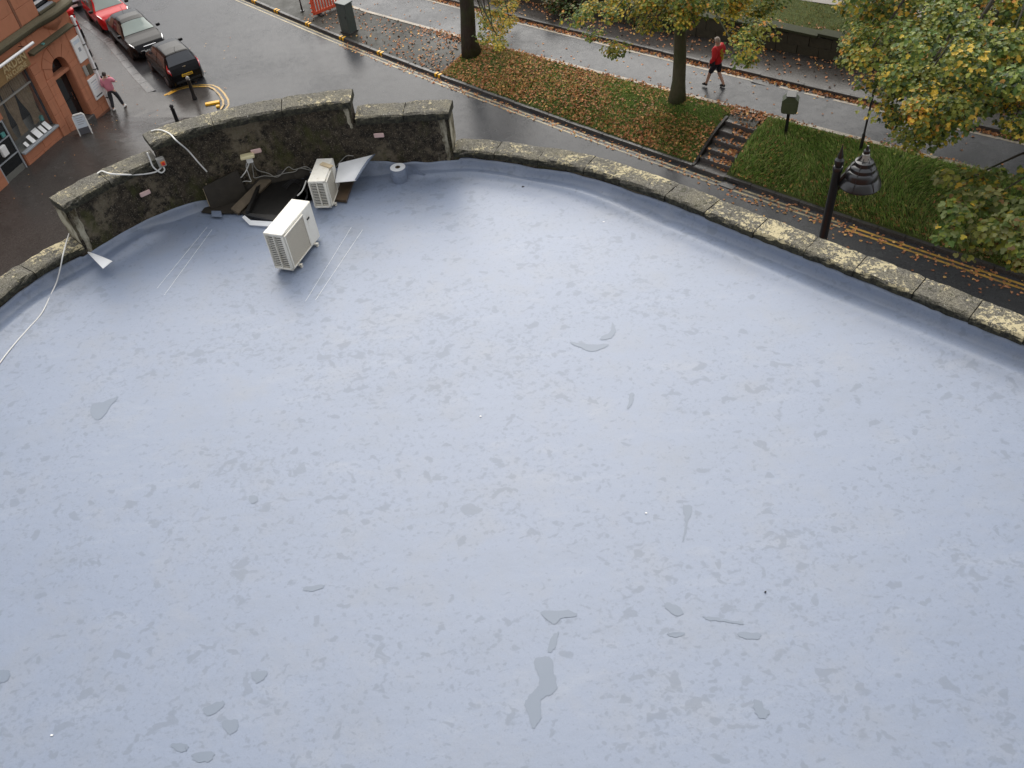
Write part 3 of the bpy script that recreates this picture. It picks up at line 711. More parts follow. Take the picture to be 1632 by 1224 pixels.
# offcut of wood on the small unit
p = un(520, 262, ZR+.62); mb = MB(); mb.box((0, 0, .012), (.25, .085, .024), rz=R(-38), bev=.004); tag(mb.build('wood_offcut', 'wood_pale', loc=(p[0], p[1], ZR+.592)), 'pale wooden offcut lying on the small air conditioner', 'offcut')
# brown board beside the small unit
P = [rpt(536, 291), rpt(565, 289), rpt(553, 324), rpt(528, 322)]
c = np.mean(P, 0); tag(MB().prism([(*(q[:2]-c[:2]), .012) for q in P], (0, 0, .05)).build('wooden_board', 'wood_wet', loc=c), 'wet brown wooden board lying beside the small air conditioner', 'board')
# bare deck at the foot of the wall
dk = [rpt(*p)[:2] for p in [(322, 341), (337, 343), (362, 343), (388, 343), (402, 352), (440, 350), (480, 332), (500, 305), (530, 272)]]
t0, t1 = tof(-5.05, 13.5), tof(-2.3, 13.95); back = [cp(t, -.015) for t in np.linspace(t1, t0, 14)]
P = [np.array((*q, ZR+.030)) for q in dk+back]; mb = MB(); mb.prism([q-np.array([0, 8, 0]) for q in P], (0, 0, .016)); mb.build('bare_deck', 'deck_dark', bld)
# dark felt turned up against the wall above the bare deck
T = np.linspace(tof(-4.4, 13.7), tof(-2.9, 13.95), 26)
MB().grid([[bpt(t, -.012, ZR+.05), bpt(t, -.006, ZR+.06+(.24+.05*math.sin(i*1.1)+.03*math.sin(i*2.7))*math.sin(math.pi*(i+.5)/26)**.6), bpt(t, .03, ZR+.07+(.24+.05*math.sin(i*1.1)+.03*math.sin(i*2.7))*math.sin(math.pi*(i+.5)/26)**.6)] for i, t in enumerate(T)]).build('felt_upstand', 'deck_dark', bld, smooth='all')
a, b_ = wallpt(321, 296, .045)[0], wallpt(376, 268, .045)[0]
db = MB(); db.prism([(0, 0, 0), tuple(b_-a), (b_[0]-a[0]+.05, b_[1]-a[1]-.06, ZR+.05-a[2]), (.03, -.07, ZR+.05-a[2])], (.012, -.03, 0))
tag(db.build('dark_board', 'deck_dark', loc=a), 'dark weathered board leaning against the wall left of the wooden beam', 'board')
# felt lined tray
TA, TB, TC, TD = rpt(400, 345, .05), rpt(452, 349, .05), rpt(490, 287, .12), rpt(424, 290, .12)
tr = empty('felt_tray', TA, label='black felt lined tray between the wooden beam and the large air conditioner', cat='tray')
lo = lambda *a: np.array(a)-TA
q = [lo(*TA), lo(*TB), lo(*TC), lo(*TD)]
MB().prism([q[0]+(0, 0, -.01), q[1]+(0, 0, -.01), q[2], q[3]], (0, 0, .03)).build('floor', 'felt_black', tr)
f0, f1 = rpt(389, 347, .02)-TA, rpt(446, 360, .02)-TA
MB().prism([q[0]+(0, 0, .0), q[1], f1+(0, 0, .0), f0], (0, 0, .07)).build('front_lip', 'felt_black', tr)
d_ = (q[3]-q[0]); MB().prism([q[0]+(-.06, 0, 0), q[0], q[3], q[3]+(-.06, 0, 0)], (0, 0, .12)).build('side_rim', 'felt_black', tr)
MB().prism([q[1], q[1]+(.05, 0, 0), q[2]+(.05, 0, 0), q[2]], (0, 0, .10)).build('side_rim', 'felt_black', tr)
# white turned edge below the tray
P = [rpt(386, 347, .05), rpt(398, 359, .03), rpt(436, 362, .03), rpt(436, 354, .09), rpt(400, 352, .09), rpt(390, 344, .09)]
c = P[0]; tag(MB().prism([q-c for q in P], (0, 0, .012)).build('membrane_edge', 'white_sheet', loc=c), 'white turned edge of roofing sheet in front of the black felt tray', 'sheet')
# wooden beam
a, b_ = rpt(374, 338, .07), rpt(427, 285, .22); v = b_-a; L = np.linalg.norm(v)
o = MB().box((L/2, 0, 0), (L, .17, .07), bev=.008).build('wooden_beam', 'wood', loc=a); o.rotation_euler = (R(24), -math.asin(v[2]/L), math.atan2(v[1], v[0])); tag(o, 'weathered wooden beam leaning from the roof to the wall beside the felt tray', 'beam')
# roll of sheet
p = rpt(638, 287, 0); ro_ = empty('membrane_roll', p, label='short grey roll of roofing sheet standing on end by the wall', cat='roll')
r0 = .14; MB().lathe([(.035, .0), (r0, .0), (r0+.003, .01), (r0+.003, .255), (r0, .262), (.035, .262), (.035, .0)], n=36, caps=False).build('roll_side', 'membrane', ro_, smooth=True)
MB().lathe([(.045, .263), (r0-.004, .263), (r0-.004, .267), (.045, .267), (.045, .263)], n=36, caps=False).build('roll_end', 'white_sheet', ro_, smooth=True)
MB().lathe([(.032, .0), (.046, .0), (.046, .270), (.032, .270), (.032, .0)], n=20, caps=False).build('core_tube', 'wood', ro_, smooth=True)
G = [[(r0*math.cos(R(10))+x*.9, r0*.3-x*.12+.03*math.sin(x*14), z*(1-x*2.0)+.004) for z in (0, .08, .16, .255)] for x in np.linspace(0, .36, 8)]
MB().grid(G).build('loose_end', 'membrane', ro_, smooth='all')
# turned back flaps
def flap(name, quad, mat, label, bulge, rim='membrane', th=.006):
    A, B_, Cc, Dd = [np.array(q) for q in quad]; G = []
    for i in range(9):
        u = i/8; r_ = []
        for j in range(9):
            v = j/8; p = (A*(1-u)+B_*u)*(1-v)+(Dd*(1-u)+Cc*u)*v
            r_.append(p-A+np.array([0, 0, bulge*math.sin(math.pi*u)*math.sin(math.pi*(.2+.8*v))]))
        G.append(r_)
    mb = MB().grid(G); mb.grid([[p-np.array([0, 0, th]) for p in r_] for r_ in G]); ob = mb.build(name, mat, loc=A, smooth='all', fixn=False)
    return tag(ob, label, 'sheet')
fb = flap('turned_back_sheet', [rpt(567, 288, .27), rpt(597, 246, .43), rpt(540, 260, .39), rpt(534, 291, .29)], 'white_sheet', 'large white turned back flap of roofing sheet behind the small air conditioner', .03)
mb = MB(); A_, B2 = rpt(567, 288, .27), rpt(597, 246, .43)
mb.tube([A_-A_+np.array([0, 0, .01]), (B2-A_)*.35+np.array([.01, 0, .045]), (B2-A_)*.7+np.array([.0, 0, .04]), B2-A_], [.018, .022, .02, .012]); mb.build('rolled_edge', 'membrane', fb, smooth='all')
fc = flap('turned_up_sheet', [rpt(136, 399, .24), rpt(163, 409, .20), rpt(179, 416, .22), rpt(164, 428, .16)], 'white_sheet', 'small white pointed flap of roofing sheet at the left end of the wall', .0)
flap('peeled_sheet', [rpt(337, 345, .052), rpt(337, 336, .05), rpt(352, 336, .05), rpt(354, 346, .052)], 'membrane', 'small grey tab of roofing sheet stuck over the bare deck', .006)
# torn strip of upstand at the left
# fixings on the wall
for px, py, lb in ((231, 307, 'small pink plate on the left stepped section of the wall'), (411, 239, 'small pink plate above the cream socket box on the wall'), (603, 215, 'small pink plate on the right stepped section of the wall')):
    p, a = wallpt(px, py, .02); o = MB().box((0, 0, 0), (.18, .03, .085), bev=.012).build('wall_plate', 'pink_plate', loc=p); o.rotation_euler = (0, 0, a); tag(o, lb, 'plate', 'pink plates on the parapet wall')
p, a = wallpt(391, 250, .05); o = empty('socket_box', p, a, 'cream weatherproof socket box with dangling cables on the tall wall', 'socket')
MB().box((0, -.01, .035), (.24, .13, .06), bev=.012).build('hood', 'cream', o); MB().box((.015, 0, -.045), (.11, .08, .10), bev=.01).build('plug', 'white_plastic', o)
JB = p
p, a = wallpt(256, 256, .05); o = empty('isolator_switch', p, a, 'grey isolator switch box with orange rotary knob on the wall step', 'switch'); SWP = p
MB().box((0, 0, 0), (.13, .09, .16), bev=.012).build('box', 'grey_plastic', o); MB().box((.015, -.052, -.01), (.075, .012, .075), bev=.006).build('face_plate', 'orange_plastic', o)
MB().lathe([(.026, 0), (.024, -.03)], c=(.015, -.058, -.01), ax='Y', n=12).build('knob', 'post_red', o)
# cables
def smooth_path(P, n=8): return cr([tuple(p) for p in P], n)
def cr3(P, n=8):
    P = [np.array(p, float) for p in P]; out = []
    for i in range(len(P)-1):
        p0, p1, p2, p3 = P[max(i-1, 0)], P[i], P[i+1], P[min(i+2, len(P)-1)]
        for k in range(n):
            t = k/n; out.append(.5*((2*p1)+(-p0+p2)*t+(2*p0-5*p1+4*p2-p3)*t*t+(-p0+3*p1-3*p2+p3)*t**3))
    return out+[P[-1]]
def cable(P, r, mat, label, group='white cables on the roof wall'):
    c = np.array(P[0]); tag(MB().tube(cr3([np.array(p)-c for p in P]), r, 6).build('electric_cable', mat, loc=c, smooth='all'), label, 'cable', group)
wp = lambda px, py, off=.03: wallpt(px, py, off)[0]
top = lambda px, py, h: un(px, py, ZR+h+.012)
cable([top(112, 368, h_lo+.02), top(106, 385, h_lo+.02), top(100, 408, h_lo), rpt(96, 428, .30), rpt(90, 450, .12), rpt(80, 472, .05), rpt(66, 500, .02), rpt(45, 524, .012), rpt(22, 550, .012), rpt(0, 578, .012), rpt(-30, 620, .012)], .011, 'white_plastic', 'long white cable running down over the left parapet and across the roof')
cable([top(155, 277, h_mid), top(163, 273, h_mid), wp(180, 275, .05), wp(215, 277, .05), wp(245, 272, .05), wp(255, 263, .05)], .013, 'white_plastic', 'white cable from the left coping to the isolator switch')
cable([wp(259, 262, .05), wp(261, 268, .06), wp(252, 273, .06), wp(240, 265, .06), wp(235, 250, .06), wp(236, 240, .06)], .013, 'white_plastic', 'looped white cable hanging below the isolator switch')
cable([top(241, 209, h_hi), top(254, 207, h_hi), top(270, 213, h_hi), top(281, 224, h_hi), wp(297, 238, .06), wp(315, 255, .05), wp(331, 271, .04)], .013, 'white_plastic', 'white cable lying over the tall coping and down the wall')
cable([JB+(.0, -.02, -.09), wp(393, 268), wp(390, 276), wp(382, 282), wp(369, 284)], .011, 'white_plastic', 'thick white cable curving left below the socket box')
cable([JB+(-.05, -.02, -.09), wp(389, 266), wp(392, 274), wp(400, 282), wp(402, 287), wp(392, 287), wp(382, 290), wp(375, 296)], .006, 'white_plastic', 'thin white cable looping below the socket box')
cable([JB+(.06, -.02, -.05), wp(412, 268), wp(425, 276), wp(435, 281), wp(445, 279), wp(458, 265), wp(472, 268), wp(485, 265), wp(496, 270)], .007, 'grey_plastic', 'upper thin grey cable strung from the socket box to the small air conditioner')
cable([JB+(.05, -.02, -.07), wp(404, 276), wp(409, 281), wp(420, 279), wp(440, 279), wp(452, 275), wp(466, 273), wp(476, 267), wp(497, 271)], .007, 'grey_plastic', 'lower thin grey cable strung from the socket box to the small air conditioner')
cable([rpt(474, 312, .2), rpt(481, 305, .22), rpt(485, 297, .25), rpt(488, 288, .3)], .012, 'white_plastic', 'short thick white pipe between the two air conditioners')
cable([wp(537, 263, .05), wp(547, 254, .04), wp(554, 247, .03), wp(566, 247, .02)], .007, 'grey_plastic', 'short grey cable on the wall above the white flap')
for i in range(3): cable([rpt(450+i*3, 297+i*2, .16), rpt(468, 286+i*2, .2), rpt(484, 294+i*3, .2), rpt(490, 306+i*3, .18), rpt(486, 318+i*2, .1)], .006, 'metal_black', ['outer', 'middle', 'inner'][i]+' loop of thin black cable coiled behind the large air conditioner', 'black cable loops')
for (x0, y0, x1, y1) in ((325, 292, 338, 331), (322, 300, 332, 328), (361, 293, 370, 312)):
    cable([wp(x0, y0, .03), wp((x0+x1)/2, (y0+y1)/2, .04), wp(x1, y1, .05)], .006, 'wood_pale', 'pale rusty stake against the wall, '+{325: 'longest of the three', 322: 'leftmost and short', 361: 'nearest the wooden beam'}[x0], 'stakes against the wall')
# scraps lying on the roof
for px, py, sz, lb, mt in ((1075, 368, .07, 'white paper scrap on the roof below the curved coping', 'card_white'), (962, 354, .035, 'tiny white scrap left of the paper scrap', 'card_white'), (83, 1172, .03, 'tiny white scrap near the lower left corner', 'card_white'), (1030, 818, .03, 'tiny white scrap right of the roof centre', 'card_white'), (766, 664, .035, 'thin white sliver at the roof centre', 'card_white'), (833, 299, .045, 'clump of dark twigs by the curved parapet', 'felt_black'), (848, 288, .04, 'second dark twig clump nearer the parapet', 'felt_black'), (1219, 944, .012, 'black speck of grit at the right of the roof', 'felt_black'), (50, 497, .05, 'black scrap near the left parapet', 'felt_black')):
    p = rpt(px, py, .0); mb = MB()
    for k in range(1 if mt == 'card_white' else 4):
        o_ = (0, 0) if k == 0 else (random.uniform(-sz, sz), random.uniform(-sz, sz)*.5)
        n = 6; mb.prism([(o_[0]+sz*random.uniform(.35, .6)*math.cos(2*math.pi*i/n), o_[1]+sz*.7*random.uniform(.35, .6)*math.sin(2*math.pi*i/n), .003) for i in range(n)], (0, 0, .006 if mt == 'card_white' else .02))
    tag(mb.build('scrap', mt, loc=p), lb, 'scrap')
# pale fallen leaves and scuffs are in the material

# ------------------------------------------------------------------ street lamp in front
lp = empty('street_lamp', (7.21, 15.18, 0), math.atan2(-.08, .48), 'black street lamp with tiered bell lantern rising behind the right parapet', 'street lamp')
MB().lathe([(.16, 0), (.16, .5), (.13, .6), (.12, 1.4), (.105, 1.5), (.098, 4.5), (.106, 4.52), (.106, 4.6), (.096, 4.62), (.088, 7.55), (.102, 7.57), (.102, 7.66), (.088, 7.68)], n=20).build('post', 'lamp_black', lp, smooth=True)
MB().lathe([(.07, 7.68), (.095, 7.75), (.095, 7.83), (.055, 7.88), (.06, 7.92), (.03, 8.04), (.004, 8.18)], n=16).build('finial', 'lamp_black', lp, smooth=True)
ax_ = .50
arm = MB(); arm.tube(cr3([(.06, 0, 7.28), (.2, 0, 7.52), (.38, 0, 7.82), (.5, 0, 8.0), (.56, 0, 8.03)]), .028, 8); arm.tube(cr3([(.09, 0, 7.10), (.13, 0, 7.2), (.17, 0, 7.38), (.22, 0, 7.5)]), .018, 6); arm.box((.50, 0, 8.0), (.12, .10, .10), bev=.02); arm.tube([(.5, 0, 8.0), (.5, 0, 8.14)], [.05, .02], 8); arm.build('bracket', 'lamp_black', lp, smooth=True)
MB().lathe([(.02, 7.98), (.075, 7.95), (.08, 7.86), (.11, 7.80), (.125, 7.78)], c=(ax_, 0, 0), n=24).build('cap', 'grey_plastic', lp, smooth=True)
MB().lathe([(.12, 7.82), (.185, 7.79), (.19, 7.71), (.215, 7.70), (.255, 7.66), (.26, 7.59), (.285, 7.58), (.325, 7.53), (.33, 7.42), (.345, 7.41), (.39, 7.35), (.435, 7.26), (.43, 7.24), (.34, 7.26)], c=(ax_, 0, 0), n=32).build('lantern_shade', 'lamp_black', lp, smooth=True)
MB().lathe([(.34, 7.26), (.28, 7.16), (.17, 7.08), (.03, 7.05)], c=(ax_, 0, 0), n=24).build('glass_bowl', 'lamp_glass', lp, smooth=True)
for k in range(6):
    a = k*math.pi/3; MB().tube([(ax_+.09*math.cos(a), .09*math.sin(a), 7.88), (ax_+.215*math.cos(a), .215*math.sin(a), 7.72), (ax_+.335*math.cos(a), .335*math.sin(a), 7.47), (ax_+.435*math.cos(a), .435*math.sin(a), 7.27)], .008, 5).build('rib', 'lamp_black', lp)
# slim pole on the bank and another at the far footway
def up_at(px, py):
    z = .5
    for _ in range(20): p = un(px, py, z); z = float(ground(p[:2]@D2, p[:2]@P2))
    return np.array([p[0], p[1], z])
p = up_at(1371, 240); o = empty('slim_pole', p, label='slim black pole at the top of the grass bank under the right tree', cat='pole')
MB().lathe([(.055, -.1), (.055, .6), (.035, .65), (.032, 4.6)], n=12).build('shaft', 'metal_black', o, smooth=True); MB().lathe([(.05, 4.6), (.05, 4.66), (.01, 4.72)], n=12).build('cap', 'metal_black', o, smooth=True)
p = up_at(482, 18); o = empty('slim_pole', p, label='thin dark pole on the footway beside the orange barrier', cat='pole')
MB().lathe([(.045, 0), (.045, .3), (.035, .35), (.03, 3.2)], n=10).build('shaft', 'metal_black', o, smooth=True); MB().box((0, 0, .02), (.2, .2, .04), bev=.01).build('base_plate', 'metal_black', o)
# green box on a post
p = up_at(1252, 212); o = empty('green_box', p, R(-22), 'green weathered box with pitched top on a black post on the grass bank', 'box')
MB().box((0, 0, .42), (.11, .11, .95)).build('post', 'metal_black', o)
pr_ = [(-.30, -.2, .86), (.30, -.2, .86), (.34, -.2, 1.0), (.34, -.2, 1.38), (.12, -.2, 1.58), (-.12, -.2, 1.58), (-.34, -.2, 1.38), (-.34, -.2, 1.0)]
MB().prism([(a*.82, b_, z*.86+.12) for a, b_, z in pr_], (0, .4, 0)).build('body', 'bin_green', o)
MB().box((0, 0, 1.49), (.34, .46, .035), bev=.01).build('lid', 'metal_black', o); MB().box((0, -.207, 1.05), (.40, .012, .40), bev=.004).build('door', 'bin_green', o)

# ------------------------------------------------------------------ bollards, board, cabinet, barrier, post box
def bollard(p, label):
    o = empty('bollard', p, label=label, cat='bollard', group='black bollards on the corner pavement')
    MB().lathe([(.11, 0), (.11, .10), (.085, .16), (.075, .85), (.09, .87), (.09, .91), (.06, .93)], n=14).build('post', 'metal_black', o, smooth=True)
    MB().lathe([(.06, .93), (.085, .97), (.085, 1.02), (.05, 1.07), (.012, 1.09)], n=14).build('cap', 'grey_plastic' if 'behind' in label else 'metal_black', o, smooth=True)
p = un(311, 158, .03); bollard(p, 'black bollard with a pale round cap standing close behind the black hatchback')
q_ = un(275, 174, 1.05); bollard((q_[0], q_[1], zp(q_[0], q_[1])), 'black bollard half hidden by the tall stone coping')
p = un(140, 218, .30); z = zp(p[0], p[1]); o = empty('pavement_sign', (p[0], p[1], z), R(22), 'white framed folding pavement sign outside the doorway', 'sign'); o.scale = (.86, .86, .9)
for sgn in (-1, 1):
    f = MB()
    f.tube([(-.28, sgn*.24, 0), (-.27, sgn*.05, .88), (-.2, sgn*.035, .97), (.2, sgn*.035, .97), (.27, sgn*.05, .88), (.28, sgn*.24, 0)], .028, 6); f.build('frame', 'white_plastic', o)
    vs = [(-.25, sgn*.215, .12), (.25, sgn*.215, .12), (.25, sgn*.055, .92), (-.25, sgn*.055, .92)]
    pn = MB().prism(vs, (0, .01*sgn, 0)).build('panel', 'print_blue', o)
    vs = [(-.24, sgn*.235, .10), (.24, sgn*.235, .10), (.24, sgn*.17, .38), (-.24, sgn*.17, .38)]
    MB().prism(vs, (0, .012*sgn, 0)).build('foot_panel', 'print_dark', o)
    for k in range(4):
        zz = .82-.09*k; yy = sgn*(.055+(.92-zz)*.2+.014)
        MB().box((.02*(-1)**k, yy, zz), (.34-.08*(k % 2), .006, .03), rx=sgn*R(11)).build('lettering', 'print_grey', o)
# cabinet
p = up_at(557, 50); o = empty('utility_cabinet', p, R(-40), 'tall grey green utility cabinet on the footway beside the orange barrier', 'cabinet')
MB().box((0, 0, .70), (.62, .50, 1.36), bev=.015).build('body', 'cabinet_green', o); MB().box((0, 0, 1.41), (.70, .58, .07), bev=.02).build('lid', 'cabinet_green', o)
MB().box((0, 0, .03), (.70, .56, .06)).build('plinth', 'kerb_stone', o); MB().box((0, -.256, .74), (.54, .012, 1.18), bev=.004).build('door', 'cabinet_green', o); MB().box((.2, -.268, .8), (.03, .02, .12)).build('handle', 'metal_black', o)
# orange plastic barrier
a, b_ = up_at(500, 27), up_at(536, 13); v = b_-a; L = float(np.linalg.norm(v[:2]))
o = empty('plastic_barrier', a, math.atan2(v[1], v[0]), 'orange slatted plastic safety barrier behind the kerb', 'barrier')
W_, Ht = 1.9, .98
MB().box((W_/2, 0, .14), (W_-.04, .05, .16), bev=.015).build('bottom_rail', 'barrier_orange', o); MB().box((W_/2, 0, .93), (W_, .06, .12), bev=.02).build('top_rail', 'barrier_orange', o)
for x in (.05, W_-.05): MB().box((x, 0, .52), (.10, .05, .88), bev=.012).build('end_post', 'barrier_orange', o)
for k in range(11): MB().box((.16+k*(W_-.32)/10, 0, .54), (.085, .035, .70)).build('slat', 'barrier_orange', o)
for x in (.35, W_-.35): MB().box((x, 0, .03), (.16, .62, .06), bev=.01).build('foot', 'rubber', o)
for z in (.25, .45, .7): MB().box((-.03, 0, z), (.08, .045, .09), bev=.012).build('hinge_lug', 'barrier_orange', o)
MB().box((W_*.25, -.04, .93), (.3, .012, .08)).build('reflector', 'card_white', o)
# red pillar by the side street
p = un(127, 60, .05); o = empty('red_pillar', (p[0]-.05, p[1]+.1, .03), label='red upright pillar with a black base half hidden by the sandstone corner', cat='pillar')
MB().lathe([(.27, 0), (.27, .36), (.25, .40)], n=20).build('base', 'metal_black', o, smooth=True)
MB().lathe([(.23, .40), (.23, 1.30), (.29, 1.32), (.29, 1.42), (.20, 1.52), (.05, 1.58)], n=20).build('body', 'post_red', o, smooth=True); MB().box((.20, -.12, 1.18), (.06, .22, .05), rz=R(-30)).build('slot', 'metal_black', o); MB().box((.205, -.125, .95), (.05, .16, .13), rz=R(-30)).build('notice', 'card_white', o)

# ------------------------------------------------------------------ red sandstone building
rb = empty('sandstone_building', FA, R(70), 'red sandstone corner building with arched doorway and curtained shop window', 'building')
def bx(u0, u1, v0, v1, y0, y1, mb=None, bev=0.0):
    mb = mb or MB(); return mb.box((-(u0+u1)/2, (y0+y1)/2, (v0+v1)/2), (abs(u1-u0), y1-y0, v1-v0), bev=bev)
def part(name, mat, *a, par=rb, bev=0.0): return bx(*a, bev=bev).build(name, mat, par)
wall = MB()
for a in [(0, 1.17, -.3, 4.6), (2.2, 3.2, -.3, 4.6), (1.17, 2.2, 3.32, 4.6), (3.2, 5.45, -.3, 1.05), (3.2, 5.45, 3.62, 4.6), (5.45, 6.75, 2.62, 4.6), (6.75, 14, -.3, 4.6), (5.45, 6.75, -.3, .45), (-.0, .5, 4.85, 9), (.5, 1.45, 7.1, 9), (1.45, 14, 4.85, 9), (.5, 1.45, 4.85, 5.0), (1.17, 2.2, -.3, .40)]:
    bx(a[0], a[1], a[2], a[3], .05, .55, wall)
wall = wall.build('wall', 'sandstone', rb)
# spandrels beside the round arch
AC_, AV, AR = 1.685, 2.74, .50
for sg in (-1, 1):
    pts = [(AC_+sg*AR*math.cos(t), AV+AR*math.sin(t)) for t in np.linspace(0, math.pi/2, 9)]
    pts += [(AC_, 3.34), (AC_+sg*.53, 3.34), (AC_+sg*.53, AV)]
    MB().prism([(-u, .052, v) for u, v in pts], (0, .45, 0)).build('spandrel', 'sandstone', wall)
# voussoirs: wedge stones up to the hood
nv = 7
for i in range(nv):
    t0, t1 = math.pi*i/nv+.012, math.pi*(i+1)/nv-.012; tm = (t0+t1)/2
    ro2 = 1.02 if 1 <= i <= nv-2 else .95
    def q(t, r): return (AC_+r*math.cos(t), min(AV+r*math.sin(t), 3.84))
    pts = [q(t, AR-.01) for t in np.linspace(t0, t1, 4)]+[q(t, ro2) for t in np.linspace(t1, t0, 4)]
    dpt = .03+.012*(i % 2)
    MB().prism([(-u, .055-dpt, v) for u, v in pts], (0, dpt+.01, 0)).build('voussoir', 'sandstone', wall)
# ashlar courses
def stones(u0, u1, v0, v1, hs, proud, cols=1, jit=.0):
    v = v0
    while v < v1-.08:
        h = min(hs*random.uniform(.85, 1.15), v1-v)
        if v1-v-h < .15: h = v1-v
        e = np.linspace(u0, u1, cols+1)
        if cols > 1: e[1:-1] += random.uniform(-.12, .12)
        for k in range(cols):
            part('stone', 'sandstone', e[k]+.006, e[k+1]-.006, v+.006, v+h-.006, .05-proud-random.uniform(0, .006), .06, par=wall, bev=.008)
        v += h
stones(.04, 1.15, 0, 2.70, .48, .02, 2); stones(2.24, 2.70, .12, 2.72, .46, .035); stones(2.72, 3.18, .2, 3.55, .58, .055); stones(3.25, 5.42, .30, 1.0, .36, .02, 2)
stones(.04, .62, 2.70, 3.84, .52, .02); stones(2.72, 3.02, 3.56, 4.5, .48, .02); stones(.2, 2.7, 4.02, 4.5, .5, .015, 2)
stones(6.8, 10, .0, 4.5, .5, .02, 4); stones(2.66, 6.5, 4.92, 8.8, .62, .02, 3); stones(1.48, 2.55, 4.92, 8.8, .62, .03, 1)
stones(.02, .48, 4.92, 8.8, .62, .02, 1)
part('string_groove', 'sandstone_dark', 2.56, 2.65, 4.9, 8.8, .02, .06, par=wall)
# plinth
part('plinth', 'old_stone', 2.2, 5.5, -.2, .30, .0, .08, par=wall, bev=.02); part('plinth', 'sandstone_dark', .0, 1.17, -.2, .16, .015, .08, par=wall, bev=.02)
# side wall along the parked cars and mass of the house
sx, sy = float(SU@np.array([.342, .94])), float(SU@np.array([-.94, .342]))
MB().prism([(0, .06, -.3), (sx*16, sy*16, -.3), (sx*16-.4, sy*16+.4, -.3), (-.45, .55, -.3)], (0, 0, 9.3)).build('side_wall', 'sandstone', rb)
MB().prism([(-.5, 1.3, -.3), (sx*16-.5, sy*16+.5, -.3), (-8, 16, -.3), (-14, 12, -.3), (-14, 1.3, -.3)], (0, 0, 9.3)).build('inner_mass', 'interior', rb)
MB().prism([(0, .0, 9), (sx*16, sy*16, 9), (-8, 17, 9), (-14, 12, 9), (-14, .0, 9)], (0, 0, .3)).build('eaves', 'sandstone', rb)
# cornice with moss, swelling over the corbel
cz = MB(); pf = [(.0, 4.55), (-.10, 4.58), (-.16, 4.64), (-.22, 4.70), (-.24, 4.80), (-.20, 4.86), (.06, 4.90)]
def bul(u): return .16*math.exp(-((u-.75)/.95)**4)
U = np.arange(-.18, 14, .12); cz.grid([[(-u, y-bul(u)*(1 if y < .05 else 0), v) for y, v in pf] for u in U]); cz.grid([[(-U[0], y, v) for y, v in pf], [(-U[0], .06, v) for y, v in pf]])
cz.build('cornice', 'moss_stone', rb, smooth=True)
# rounded corbel under the oriel
g = []
for k, (r, v) in enumerate([(.10, 4.10), (.22, 4.16), (.26, 4.22), (.40, 4.26), (.46, 4.34), (.58, 4.38), (.64, 4.48), (.68, 4.56)]):
    g.append([(-(.95+r*math.cos(t)), .05-.42*r*math.sin(t), v) for t in np.linspace(0, math.pi, 17)])
MB().grid(g).build('corbel', 'sandstone', rb, smooth='all')
# hood over the door
MB().prism([(-2.9, .05, 3.87), (-2.9, -.20, 3.90), (-2.9, -.22, 3.97), (-2.9, .05, 4.05)], (2.68, 0, 0)).build('door_hood', 'moss_stone', rb)
part('light_fitting', 'teal', 2.05, 2.16, 4.0, 4.05, -.16, -.06)
# door
dr = part('door', 'glass_dark', 1.19, 2.18, .42, 2.48, .40, .46)
part('transom', 'sandstone', 1.17, 2.2, 2.48, 2.60, .10, .50); fl = part('fanlight', 'glass_dark', 1.17, 2.2, 2.6, 3.3, .42, .46); part('threshold', 'step_stone', 1.1, 2.3, .1, .42, -.05, .5, bev=.02)
part('handle', 'chrome', 1.35, 1.38, 1.2, 1.55, .36, .40, par=dr); part('push_bar', 'metal_black', 1.22, 2.15, 1.35, 1.40, .36, .40, par=dr)
# shop window
wn = part('shop_window', 'print_grey', 3.2, 5.45, 1.02, 1.10, -.06, .5, bev=.01)
part('window_board', 'interior_grey', 3.2, 5.45, .99, 1.115, .10, 1.25, par=wn); part('frame', 'print_dark', 3.2, 3.26, 1.1, 3.62, .2, .28, par=wn); part('frame', 'print_dark', 5.39, 5.45, 1.1, 3.62, .2, .28, par=wn); part('transom_bar', 'grey_plastic', 3.26, 5.39, 2.97, 3.03, .2, .27, par=wn)
part('back_panel', 'interior_grey', 3.2, 5.45, 1.1, 1.75, .62, .66, par=wn); part('dark_room', 'interior', 3.2, 5.45, 1.75, 3.62, .9, .95, par=wn)
for (ua, ub, tie) in ((3.30, 4.10, -.10), (4.10, 4.72, .16), (4.80, 5.40, .12)):
    G = []
    for v in np.linspace(3.6, 1.45, 14):
        row = []; nar = 1-.45*math.exp(-((v-1.9)/.5)**2); mid = (ua+ub)/2+tie*(1-(v-1.4)/2.2)
        for k in range(25):
            t = k/24-.5; u = mid+(ub-ua)*t*nar; row.append((-u, .40+.035*math.sin(k*1.55+ua*3)+.01*math.sin(k*.6), v))
        G.append(row)
    MB().grid(G).build('curtain', 'curtain', wn, smooth='all')
x = NT('pane_glass'); x.b.inputs['Alpha'].default_value = .07; x.set(color=(.3, .32, .33), rough=.04, spec=.6)
part('pane', 'pane_glass', 3.26, 5.39, 1.1, 2.97, .235, .24, par=wn); part('pane', 'pane_glass', 3.26, 5.39, 3.03, 3.6, .235, .24, par=wn)
for k, (u, wd, hh) in enumerate(((3.62, .22, .36), (3.90, .18, .34), (4.22, .30, .38), (4.66, .20, .34), (4.98, .16, .2))):
    b_ = MB().box((-u, .13+.02*k % .05, 1.13+hh*.38), (wd, .012, hh), rx=R(-38)); b_.build('menu_card', 'card_white', wn)
part('card_stand', 'teal', 3.42, 3.56, 1.42, 1.62, .30, .42, par=wn)
